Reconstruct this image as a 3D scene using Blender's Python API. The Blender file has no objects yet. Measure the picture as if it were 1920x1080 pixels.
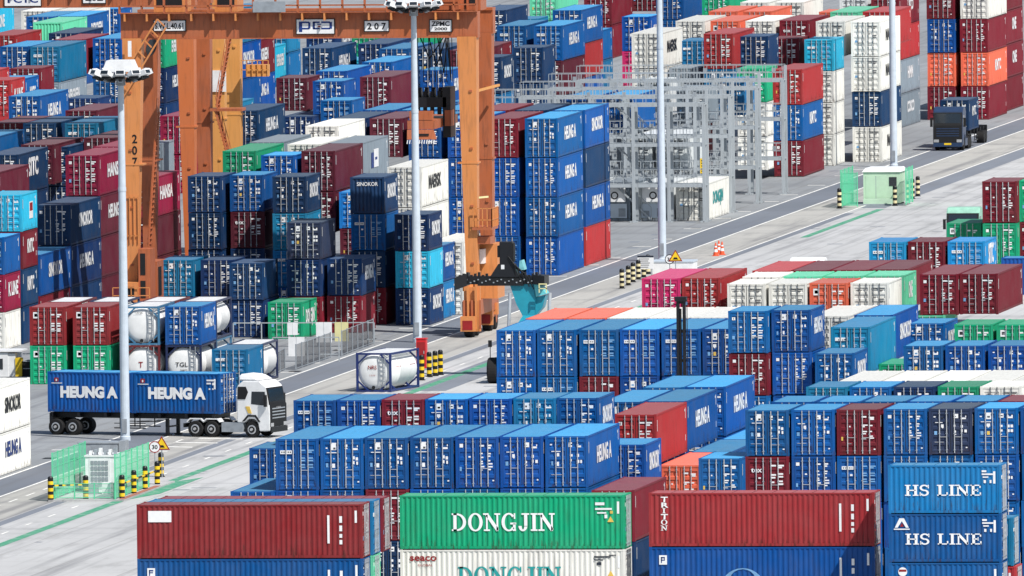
import bpy, math, random
from mathutils import Vector, Matrix
R = math.radians
S = bpy.context.scene
COL = S.collection

# ------------------------------------------------------------------ camera
F_PX, CAM_H, PSI, PITCH, ROLL = 37441.2, 75.0, 0.15222, 0.05167, -0.0116965
cp, sp = math.cos(PITCH), math.sin(PITCH)
FW = Vector((-math.sin(PSI) * cp, math.cos(PSI) * cp, -sp))
r0 = Vector((math.cos(PSI), math.sin(PSI), 0))
u0 = r0.cross(FW)
RT = r0 * math.cos(ROLL) + u0 * math.sin(ROLL)
UP = u0 * math.cos(ROLL) - r0 * math.sin(ROLL)
DIST = CAM_H / math.tan(PITCH)
CAM = Vector((DIST * math.sin(PSI), -DIST * math.cos(PSI), CAM_H))
cd = bpy.data.cameras.new('camera')
cam = bpy.data.objects.new('camera', cd)
COL.objects.link(cam)
m = Matrix((RT, UP, -FW)).transposed().to_4x4()
m.translation = CAM
cam.matrix_world = m
cd.sensor_width = 36
cd.lens = F_PX / 1920 * 36
cd.clip_start = 10
cd.clip_end = 20000
S.camera = cam

# ------------------------------------------------------------------ light
SUN = Vector((0.60, -0.52, 1.0)).normalized()
W = bpy.data.worlds.new('World')
S.world = W
W.use_nodes = True
nt = W.node_tree
bg = nt.nodes['Background']
sky = nt.nodes.new('ShaderNodeTexSky')
sky.sky_type = 'NISHITA'
sky.sun_disc = False
sky.sun_elevation = math.asin(SUN.z)
sky.sun_rotation = math.atan2(SUN.x, SUN.y)
sky.air_density = 1.2
sky.dust_density = 1.5
nt.links.new(sky.outputs[0], bg.inputs[0])
bg.inputs[1].default_value = 0.088
ld = bpy.data.lights.new('sun', 'SUN')
ld.energy = 4.9
ld.angle = R(0.5)
ld.color = (1.0, 0.955, 0.89)
sun = bpy.data.objects.new('sun', ld)
sun.rotation_euler = SUN.to_track_quat('Z', 'Y').to_euler()
sun.location = (0, 0, 200)
COL.objects.link(sun)
S.view_settings.view_transform = 'Standard'
S.view_settings.look = 'None'
S.view_settings.exposure = 0.12
S.view_settings.gamma = 1.0
S.cycles.use_denoising = True
S.cycles.max_bounces = 6
S.cycles.diffuse_bounces = 3
S.cycles.glossy_bounces = 3
S.cycles.transparent_max_bounces = 8


# ------------------------------------------------------------------ photo measurements -> ground plan
def ray(x, y):
    return FW + RT * ((x - 960) / F_PX) - UP * ((y - 540) / F_PX)


def at(x, y, z=0.0):
    """point at height z seen at photo pixel (x, y)"""
    d = ray(x, y)
    return CAM + d * ((z - CAM.z) / d.z)


def onY(x, y, Y):
    d = ray(x, y)
    return CAM + d * ((Y - CAM.y) / d.y)


# ------------------------------------------------------------------ materials
def srgb(r, g, b):
    f = lambda c: (c / 255 / 12.92) if c <= 10 else ((c / 255 + 0.055) / 1.055) ** 2.4
    return (f(r), f(g), f(b), 1)


def mat_base(name, rough=0.5, metal=0.0, spec=0.5):
    M = bpy.data.materials.new(name)
    M.use_nodes = True
    n = M.node_tree.nodes
    b = n['Principled BSDF']
    b.inputs['Roughness'].default_value = rough
    b.inputs['Metallic'].default_value = metal
    b.inputs['Specular IOR Level'].default_value = spec
    return M, M.node_tree, b


def N(t, typ, **kw):
    n = t.nodes.new(typ)
    for k, v in kw.items():
        setattr(n, k, v)
    return n


def ramp(t, src, p0, c0, p1, c1):
    r = N(t, 'ShaderNodeValToRGB')
    r.color_ramp.elements[0].position = p0
    r.color_ramp.elements[0].color = c0
    r.color_ramp.elements[1].position = p1
    r.color_ramp.elements[1].color = c1
    t.links.new(src, r.inputs[0])
    return r.outputs[0]


def mix(t, fac, a, b, typ='MIX'):
    mx = N(t, 'ShaderNodeMix', data_type='RGBA', blend_type=typ)
    for sock, v in ((mx.inputs[0], fac), (mx.inputs[6], a), (mx.inputs[7], b)):
        if hasattr(v, 'is_linked'):
            t.links.new(v, sock)
        else:
            sock.default_value = v
    return mx.outputs[2]


def noise(t, vec, scale, detail=4, rough=0.55):
    n = N(t, 'ShaderNodeTexNoise')
    n.inputs['Scale'].default_value = scale
    n.inputs['Detail'].default_value = detail
    n.inputs['Roughness'].default_value = rough
    t.links.new(vec, n.inputs['Vector'])
    return n.outputs['Fac']


G4 = lambda v: (v, v, v, 1)


def objvec(t, sx=1, sy=1, sz=1):
    """object coordinates shifted by the object's own random number so no two wear alike"""
    tc = N(t, 'ShaderNodeTexCoord')
    oi = N(t, 'ShaderNodeObjectInfo')
    ma = N(t, 'ShaderNodeMath', operation='MULTIPLY')
    ma.inputs[1].default_value = 173.0
    t.links.new(oi.outputs['Random'], ma.inputs[0])
    mp = N(t, 'ShaderNodeMapping')
    mp.inputs['Scale'].default_value = (sx, sy, sz)
    t.links.new(tc.outputs['Object'], mp.inputs['Vector'])
    ad = N(t, 'ShaderNodeVectorMath', operation='ADD')
    t.links.new(mp.outputs[0], ad.inputs[0])
    t.links.new(ma.outputs[0], ad.inputs[1])
    return ad.outputs[0], oi


def paint_mat(name, rough=0.42, dust_skylight=0.0, wear=1.0, fixed=None, spec=0.4):
    M, t, b = mat_base(name, rough, 0, spec)
    v, oi = objvec(t)
    v2, _ = objvec(t, 3.5, 3.5, 0.35)
    base = fixed if fixed else oi.outputs['Color']
    n1 = noise(t, v, 0.6, 5)
    n2 = noise(t, v2, 1.6, 4)
    n3 = noise(t, v, 5.0, 6, 0.7)
    c = mix(t, ramp(t, n1, 0.35, G4(0), 0.75, G4(0.16 * wear)), base, mix(t, 0.5, base, srgb(150, 150, 150)))
    c = mix(t, ramp(t, n2, 0.5, G4(0), 0.8, G4(0.42 * wear)), c, srgb(52, 46, 42))
    c = mix(t, ramp(t, n3, 0.68, G4(0), 0.76, G4(0.75 * wear)), c, srgb(92, 52, 34))
    tz = N(t, 'ShaderNodeTexCoord')
    sz = N(t, 'ShaderNodeSeparateXYZ')
    t.links.new(tz.outputs['Object'], sz.inputs[0])
    v3, _ = objvec(t, 5, 5, .7)
    n5 = noise(t, v3, 1.4, 5, .65)
    mz = N(t, 'ShaderNodeMapRange')
    mz.inputs[1].default_value = 0.1
    mz.inputs[2].default_value = 1.3
    mz.inputs[3].default_value = .17
    mz.inputs[4].default_value = 0
    t.links.new(sz.outputs[2], mz.inputs[0])
    ad = N(t, 'ShaderNodeMath', operation='ADD')
    t.links.new(n5, ad.inputs[0])
    t.links.new(mz.outputs[0], ad.inputs[1])
    c = mix(t, ramp(t, ad.outputs[0], 0.66, G4(0), 0.8, G4(0.7 * wear)), c, srgb(58, 40, 34))
    if dust_skylight:
        n4 = noise(t, v, 0.9, 3)
        c = mix(t, ramp(t, n4, 0.2, G4(dust_skylight * 0.6), 0.8, G4(dust_skylight)), c, srgb(196, 200, 200))  # pale veil: roof dust plus sky light painted into the colour
    t.links.new(c, b.inputs['Base Color'])
    rr = N(t, 'ShaderNodeMapRange')
    rr.inputs[3].default_value = rough - 0.1
    rr.inputs[4].default_value = rough + 0.2
    t.links.new(n1, rr.inputs[0])
    t.links.new(rr.outputs[0], b.inputs['Roughness'])
    return M


def plain(name, rgb, rough=0.5, metal=0.0, vary=0.15, spec=0.4, scale=2.0):
    M, t, b = mat_base(name, rough, metal, spec)
    v, oi = objvec(t)
    n1 = noise(t, v, scale, 5)
    c = srgb(*rgb)
    d = tuple(x * (1 - vary * 2) for x in c[:3]) + (1,)
    t.links.new(mix(t, ramp(t, n1, 0.35, G4(0), 0.7, G4(1)), c, d), b.inputs['Base Color'])
    return M


PAINT = paint_mat('container_paint', 0.5, wear=0.9, spec=.16)
ROOF = paint_mat('container_roof_skylit_paint', 0.5, dust_skylight=0.12, wear=1.25, spec=.14)  # wall paint lightened for sun and sky on top, with some dust
STEEL = plain('galvanised_bar', (196, 200, 204), 0.38, 0.3)
BARD = plain('dark_bar', (92, 96, 102), 0.5, 0.2)
DARK = plain('dark_gap_rubber', (22, 24, 28), 0.7)
DECW = plain('white_decal', (232, 234, 236), 0.5, 0, 0.06)
DECY = plain('yellow_decal', (226, 190, 90), 0.5)
DECD = plain('dark_decal', (40, 48, 62), 0.5)
DECB = plain('blue_decal', (120, 170, 215), 0.5)
LETW = plain('white_lettering', (236, 238, 240), 0.5, 0, 0.05)
LETK = plain('black_lettering', (20, 22, 26), 0.5)
LETT = plain('teal_lettering', (38, 160, 160), 0.5)
LETR = plain('red_lettering', (150, 30, 34), 0.5)
LETB = plain('blue_lettering', (30, 60, 130), 0.5)
CONC = plain('pole_paint', (192, 204, 216), 0.4, 0, 0.06)
WHITEP = plain('white_paint', (232, 234, 236), 0.4, 0, 0.07)
GREYP = plain('grey_steel', (150, 158, 166), 0.5, 0, 0.12)
BLACKP = plain('black_machine_paint', (24, 26, 32), 0.45, 0, 0.1)
RUBBER = plain('tyre_rubber', (26, 26, 28), 0.85, 0, 0.15)
RACKP = paint_mat('rack_galvanised', 0.5, wear=0.8, fixed=srgb(164, 172, 178))
ORANGE = paint_mat('crane_orange', 0.42, wear=1.15, fixed=srgb(172, 94, 56))
ORANGEL = paint_mat('crane_amber', 0.42, wear=0.9, fixed=srgb(208, 134, 76))
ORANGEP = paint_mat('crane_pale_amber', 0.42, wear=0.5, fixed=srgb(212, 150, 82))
GLASS, _t, _b = mat_base('dark_glass', 0.08)
_b.inputs['Base Color'].default_value = srgb(30, 38, 46)
_b.inputs['Specular IOR Level'].default_value = 0.8
TURQ = plain('turquoise_paint', (40, 150, 172), 0.4, 0, 0.08)
YEL = plain('yellow_paint', (238, 200, 40), 0.5, 0, 0.08)
REDP = plain('red_paint', (206, 36, 44), 0.45, 0, 0.08)
CONEP = plain('cone_orange', (226, 92, 52), 0.5, 0, 0.08)
NAVYP = plain('navy_truck_paint', (42, 62, 94), 0.35, 0, 0.08)
GREENM = plain('green_mesh_paint', (100, 205, 160), 0.5, 0, 0.08)
CREAM = plain('cream_panel', (220, 214, 160), 0.5, 0, 0.06)
CHROME = plain('wheel_metal', (206, 208, 212), 0.3, 0.6, 0.1)


def mesh_panel_mat(name, rgb, alpha):
    M, t, b = mat_base(name, 0.6)
    b.inputs['Base Color'].default_value = srgb(*rgb)
    tr = N(t, 'ShaderNodeBsdfTransparent')
    ms = N(t, 'ShaderNodeMixShader')
    ms.inputs[0].default_value = alpha
    t.links.new(tr.outputs[0], ms.inputs[1])
    t.links.new(b.outputs[0], ms.inputs[2])
    t.links.new(ms.outputs[0], t.nodes['Material Output'].inputs[0])
    return M


GMESH = mesh_panel_mat('green_wire_mesh', (92, 205, 160), 0.62)
DMESH = mesh_panel_mat('grey_wire_mesh', (58, 60, 66), 0.6)


# ------------------------------------------------------------------ mesh builder
class MB:
    def __init__(s):
        s.v, s.f, s.m, s.mats = [], [], [], []

    def mi(s, M):
        if M not in s.mats:
            s.mats.append(M)
        return s.mats.index(M)

    def face(s, pts, M):
        i = len(s.v)
        s.v += [tuple(p) for p in pts]
        s.f.append(tuple(range(i, i + len(pts))))
        s.m.append(s.mi(M))

    def box(s, x0, x1, y0, y1, z0, z1, M, T=None):
        p = [(x, y, z) for z in (z0, z1) for y in (y0, y1) for x in (x0, x1)]
        if T:
            p = [T @ Vector(q) for q in p]
        s.hexa(p, M)

    def hexa(s, p, M):
        i = len(s.v)
        s.v += [tuple(q) for q in p]
        for f in ((0, 2, 3, 1), (4, 5, 7, 6), (0, 1, 5, 4), (2, 6, 7, 3), (0, 4, 6, 2), (1, 3, 7, 5)):
            s.f.append(tuple(i + k for k in f))
            s.m.append(s.mi(M))

    def bar(s, a, b, w, M, h=None, up=(0, 0, 1)):
        a, b = Vector(a), Vector(b)
        d = (b - a)
        u = Vector(up)
        x = d.cross(u)
        if x.length < 1e-5:
            x = d.cross(Vector((0, 1, 0)))
        x.normalize()
        z = x.cross(d).normalized()
        h = h or w
        x = x * w / 2
        z = z * h / 2
        s.hexa([a - x - z, a + x - z, b - x - z, b + x - z, a - x + z, a + x + z, b - x + z, b + x + z], M)

    def tube(s, a, b, ra, rb, M, n=12, cap=True):
        a, b = Vector(a), Vector(b)
        d = (b - a).normalized()
        x = d.orthogonal().normalized()
        y = d.cross(x)
        i = len(s.v)
        for c, r in ((a, ra), (b, rb)):
            for k in range(n):
                t = 2 * math.pi * k / n
                s.v.append(tuple(c + (x * math.cos(t) + y * math.sin(t)) * r))
        for k in range(n):
            s.f.append((i + k, i + (k + 1) % n, i + n + (k + 1) % n, i + n + k))
            s.m.append(s.mi(M))
        if cap:
            s.f.append(tuple(i + k for k in range(n))[::-1])
            s.m.append(s.mi(M))
            s.f.append(tuple(i + n + k for k in range(n)))
            s.m.append(s.mi(M))

    def prism(s, poly, y0, y1, M):
        """(x,z) outline extruded along y"""
        n = len(poly)
        i = len(s.v)
        s.v += [(x, y0, z) for x, z in poly] + [(x, y1, z) for x, z in poly]
        s.f.append(tuple(range(i, i + n)))
        s.m.append(s.mi(M))
        s.f.append(tuple(range(i + n, i + 2 * n))[::-1])
        s.m.append(s.mi(M))
        for k in range(n):
            s.f.append((i + k, i + n + k, i + n + (k + 1) % n, i + (k + 1) % n))
            s.m.append(s.mi(M))

    def lathe(s, prof, M, axis='y', n=20, c=(0, 0, 0)):
        """prof: (radius, pos) rings along an axis"""
        i = len(s.v)
        for r, p in prof:
            for k in range(n):
                t = 2 * math.pi * k / n
                a, b = r * math.cos(t), r * math.sin(t)
                q = {'y': (a, p, b), 'x': (p, a, b), 'z': (a, b, p)}[axis]
                s.v.append((q[0] + c[0], q[1] + c[1], q[2] + c[2]))
        for j in range(len(prof) - 1):
            for k in range(n):
                s.f.append((i + j * n + k, i + j * n + (k + 1) % n, i + (j + 1) * n + (k + 1) % n, i + (j + 1) * n + k))
                s.m.append(s.mi(M))
        for j in (0, len(prof) - 1):
            s.f.append(tuple(i + j * n + k for k in range(n)))
            s.m.append(s.mi(M))

    def mesh(s, name):
        me = bpy.data.meshes.new(name)
        me.from_pydata(s.v, [], s.f)
        for M in s.mats:
            me.materials.append(M)
        me.polygons.foreach_set('material_index', s.m)
        import bmesh
        bm = bmesh.new()
        bm.from_mesh(me)
        bmesh.ops.recalc_face_normals(bm, faces=bm.faces)
        bm.to_mesh(me)
        bm.free()
        return me

    def obj(s, name, parent=None, loc=None, rz=None, smooth=False, bevel=0):
        me = s.mesh(name)
        if bevel:
            import bmesh
            bm = bmesh.new()
            bm.from_mesh(me)
            bmesh.ops.remove_doubles(bm, verts=bm.verts, dist=1e-4)
            bmesh.ops.bevel(bm, geom=bm.edges[:], offset=bevel, segments=3, affect='EDGES', clamp_overlap=True)
            bm.to_mesh(me)
            bm.free()
        if smooth:
            for p in me.polygons:
                p.use_smooth = True
        return put(me, name, parent, loc, rz)


def put(me, name, parent=None, loc=None, rz=None, color=None):
    o = bpy.data.objects.new(name, me)
    COL.objects.link(o)
    if parent:
        o.parent = parent
    if loc is not None:
        o.location = loc
    if rz is not None:
        o.rotation_euler = (0, 0, rz)
    if color:
        o.color = color
    return o


def tag(o, label=None, cat=None, group=None, kind=None):
    for k, v in (('label', label), ('category', cat), ('group', group), ('kind', kind)):
        if v:
            o[k] = v
    return o


def thing(name, label, cat, loc=(0, 0, 0), rz=0, group=None):
    o = put(None, name, None, loc, rz)
    return tag(o, label, cat, group)


_tx = {}


def text_mesh(txt, M, bold=0.012, space=1.0):
    """flat upright letters, 1 m high caps, centred, in the xz plane facing -y"""
    key = (txt, M.name, bold, space)
    if key in _tx:
        return _tx[key]
    c = bpy.data.curves.new('letters', 'FONT')
    c.body = txt
    c.size = 1.0 / 0.73
    c.align_x = 'CENTER'
    c.offset = bold
    c.space_character = space
    c.resolution_u = 3
    c.extrude = 0.0
    o = bpy.data.objects.new('letters', c)
    COL.objects.link(o)
    dg = bpy.context.evaluated_depsgraph_get()
    me = bpy.data.meshes.new_from_object(o.evaluated_get(dg))
    bpy.data.objects.remove(o)
    bpy.data.curves.remove(c)
    me.transform(Matrix.Rotation(R(90), 4, 'X'))
    me.materials.clear()
    me.materials.append(M)
    w = [v.co.x for v in me.vertices]
    me['w'] = (max(w) - min(w)) if w else 1
    _tx[key] = me
    return me


def lettering(txt, parent, M, cx, y, z0, h, width=None, face='-y', name='lettering', bold=0.012, space=1.0):
    """letters on a face. '-y': cx is x; '+x': cx is y and y is x"""
    me = text_mesh(txt, M, bold, space)
    sx = (width / me['w']) if width else h
    o = put(me, name, parent)
    o.scale = (sx, 1, h)
    if face == '-y':
        o.location = (cx, y, z0)
    else:
        o.rotation_euler = (0, 0, R(90))
        o.location = (y, cx, z0)
    return o


SERIF = {}


def serif_mesh(txt, M, th=0.2):
    """slab serif capitals, 1 m high, built from strokes"""
    mb = MB()

    def stroke(x0, z0, x1, z1, w):
        d = Vector((x1 - x0, z1 - z0))
        n = Vector((-d.y, d.x)).normalized() * w / 2
        mb.face([(x0 + n.x, 0, z0 + n.y), (x0 - n.x, 0, z0 - n.y), (x1 - n.x, 0, z1 - n.y), (x1 + n.x, 0, z1 + n.y)], M)

    def ser(x, z, w):
        s = 0.09
        zz = (0, s) if z == 0 else (1 - s, 1)
        mb.face([(x - w / 2, -0.001, zz[0]), (x + w / 2, -0.001, zz[0]), (x + w / 2, -0.001, zz[1]), (x - w / 2, -0.001, zz[1])], M)

    def arc(cx, cz, rx, rz, a0, a1, w0, w1, n=14):
        """ring sector with thickness w0 at sides, w1 at top and bottom"""
        for k in range(n):
            q = []
            for a in (a0 + (a1 - a0) * k / n, a0 + (a1 - a0) * (k + 1) / n):
                c, s_ = math.cos(R(a)), math.sin(R(a))
                q.append(((cx + rx * c, 0, cz + rz * s_), (cx + (rx - w0) * c, 0, cz + (rz - w1) * s_)))
            mb.face([q[0][0], q[0][1], q[1][1], q[1][0]], M)
    x = 0
    t = th
    for ch in txt:
        if ch == ' ':
            x += 0.5
            continue
        if ch == 'I':
            stroke(x + .2, 0, x + .2, 1, t)
            ser(x + .2, 0, .42)
            ser(x + .2, 1, .42)
            w = .44
        elif ch == 'H':
            for q in (.2, .78):
                stroke(x + q, 0, x + q, 1, t)
                ser(x + q, 0, .42)
                ser(x + q, 1, .42)
            stroke(x + .2, .5, x + .78, .5, .1)
            w = 1.0
        elif ch == 'L':
            stroke(x + .2, 0, x + .2, 1, t)
            ser(x + .2, 1, .44)
            stroke(x + 0, .05, x + .78, .05, .1)
            stroke(x + .73, 0, x + .73, .32, .1)
            w = .82
        elif ch == 'E':
            stroke(x + .2, 0, x + .2, 1, t)
            for z in (.05, .95):
                stroke(x, z, x + .76, z, .1)
            stroke(x + .2, .5, x + .55, .5, .1)
            stroke(x + .73, 0, x + .73, .3, .1)
            stroke(x + .71, .72, x + .71, 1, .1)
            stroke(x + .53, .36, x + .53, .64, .08)
            w = .82
        elif ch == 'N':
            stroke(x + .16, 0, x + .16, 1, .11)
            stroke(x + .82, 0, x + .82, 1, .11)
            stroke(x + .14, .96, x + .84, .04, t)
            ser(x + .16, 0, .38)
            ser(x + .1, 1, .34)
            ser(x + .82, 1, .36)
            w = 1.02
        elif ch == 'D':
            stroke(x + .2, 0, x + .2, 1, t)
            arc(x + .3, .5, .6, .5, -90, 90, t, .1)
            for z in (.05, .95):
                stroke(x, z, x + .32, z, .1)
            w = .96
        elif ch == 'O':
            arc(x + .46, .5, .46, .52, 0, 360, t, .09, 24)
            w = .96
        elif ch == 'G':
            arc(x + .46, .5, .46, .52, 40, 320, t, .09, 20)
            stroke(x + .8, .02, x + .8, .42, .16)
            ser(x + .8, 0, .2)
            stroke(x + .55, .42, x + .92, .42, .1)
            stroke(x + .82, .68, x + .82, 1, .09)
            w = .98
        elif ch == 'J':
            stroke(x + .48, .25, x + .48, 1, t)
            ser(x + .46, 1, .48)
            arc(x + .3, .28, .28, .3, 180, 360, t, .1, 10)
            w = .74
        elif ch == 'S':
            arc(x + .36, .73, .34, .29, 20, 270, .16, .12)
            arc(x + .36, .27, .34, .29, -160, 90, .16, .12)
            stroke(x + .66, .68, x + .66, 1, .08)
            stroke(x + .06, 0, x + .06, .32, .08)
            w = .76
        x += w + .06
    me = mb.mesh('serif_letters')
    me.transform(Matrix.Translation((-x / 2, 0, 0)))
    me['w'] = x
    return me


def serif(txt, parent, M, cx, y, z0, h, width, name='lettering'):
    k = (txt, M.name)
    if k not in SERIF:
        SERIF[k] = serif_mesh(txt, M)
    me = SERIF[k]
    o = put(me, name, parent, (cx, y, z0))
    o.scale = (width / me['w'], 1, h)
    return o



# ------------------------------------------------------------------ shipping containers
CW = 2.438
COLS = {
    'b': ((0, 80, 150), 'royal blue'), 'n': ((8, 50, 94), 'navy blue'), 'm': ((116, 26, 42), 'dark maroon'),
    'r': ((166, 46, 50), 'bright red'), 'o': ((218, 102, 76), 'orange'), 'w': ((226, 226, 220), 'white'),
    'g': ((14, 156, 112), 'green'), 'c': ((38, 168, 204), 'cyan'), 'l': ((14, 114, 160), 'pale blue'),
    'y': ((132, 146, 158), 'grey'), 't': ((104, 212, 170), 'mint green'), 'k': ((196, 42, 104), 'magenta pink'),
    's': ((40, 54, 84), 'slate blue'), 'e': ((210, 216, 218), 'off-white'), 'i': ((24, 138, 204), 'bright blue'), 'h': ((140, 22, 62), 'wine red'), 'd': ((92, 28, 46), 'brown maroon'), 'q': ((142, 42, 47), 'brick red'),
}
LOGO = {'A': 'HEUNG A', 'K': 'SINOKOR', 'S': 'SITC', 'N': 'ONE', 'C': 'COSCO', 'M': 'HMM', 'D': 'DONGJIN', 'T': 'HANSA', 'Z': 'KMTC', 'E': 'EVERGREEN', 'R': 'MAERSK', 'Y': 'K LINE'}


def corr(mb, L0, L1, z0, z1, P, M, d=0.036, per=0.278):
    """corrugated sheet; P(u, depth, z) gives the point"""
    n = max(2, round((L1 - L0) / per))
    p = (L1 - L0) / n
    us = []
    for k in range(n):
        b = L0 + k * p
        us += [(b, 0), (b + p * .26, 0), (b + p * .5, d), (b + p * .76, d)]
    us.append((L1, 0))
    for (a, da), (b, db) in zip(us, us[1:]):
        mb.face([P(a, da, z0), P(b, db, z0), P(b, db, z1), P(a, da, z1)], M)


def shell_mesh(L, H, closed=False):
    mb = MB()
    w, l = CW / 2, L / 2
    for sx in (-1, 1):
        for sy in (-1, 1):
            x0, x1 = sorted((sx * w, sx * (w - .15)))
            y0, y1 = sorted((sy * l, sy * (l - .14)))
            mb.box(x0, x1, y0, y1, .118, H - .118, PAINT)
            for z in (0, H - .118):
                e = .004
                mb.box(x0 - e, x1 + e, y0 - e, y1 + e, z, z + .118, PAINT)
        a, b = sorted((sx * (w - .005), sx * (w - .09)))
        mb.box(a, b, -l + .14, l - .14, H - .1, H - .02, PAINT)
        mb.box(a, b, -l + .14, l - .14, .03, .17, PAINT)
        corr(mb, -l + .14, l - .14, .17, H - .1, (lambda u, d, z, sx=sx: (sx * (w - .015 - d), u, z)), PAINT)
        # stencilled marks near the upper ends
        xx = sx * (w - .006)
        for (ya, yb, za, zb) in ((-l + .3, -l + .42, H - 1.0, H - .35),) if sx < 0 else ((l - .62, l - .5, H - .9, H - .3), (l - .9, l - .72, H - .5, H - .36), (-l + .3, -l + .42, H - 1.0, H - .35), (l - .62, l - .5, .7, 1.05)):
            mb.face([(xx, ya, za), (xx, yb, za), (xx, yb, zb), (xx, ya, zb)], DECW)
    for sy in (-1, 1):
        a, b = sorted((sy * (l - .01), sy * (l - .1)))
        mb.box(-w + .15, w - .15, a, b, H - .14, H - .02, PAINT)
        mb.box(-w + .15, w - .15, a, b, .03, .17, PAINT)
    ends = (1, -1) if closed else (1,)
    for sy in ends:
        corr(mb, -w + .15, w - .15, .17, H - .14, (lambda u, d, z, sy=sy: (u, sy * (l - .03 - d), z)), PAINT, .045, .27)
    mb.face([(-w + .1, -l + .1, .1), (w - .1, -l + .1, .1), (w - .1, l - .1, .1), (-w + .1, l - .1, .1)], DARK)
    return mb.mesh('container_shell')


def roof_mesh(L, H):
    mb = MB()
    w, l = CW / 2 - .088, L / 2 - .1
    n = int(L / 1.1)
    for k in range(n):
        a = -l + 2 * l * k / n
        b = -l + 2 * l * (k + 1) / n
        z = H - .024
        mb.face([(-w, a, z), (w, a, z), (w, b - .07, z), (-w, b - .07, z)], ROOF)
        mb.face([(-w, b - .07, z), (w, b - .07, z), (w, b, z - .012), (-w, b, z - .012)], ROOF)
    return mb.mesh('container_roof')


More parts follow.
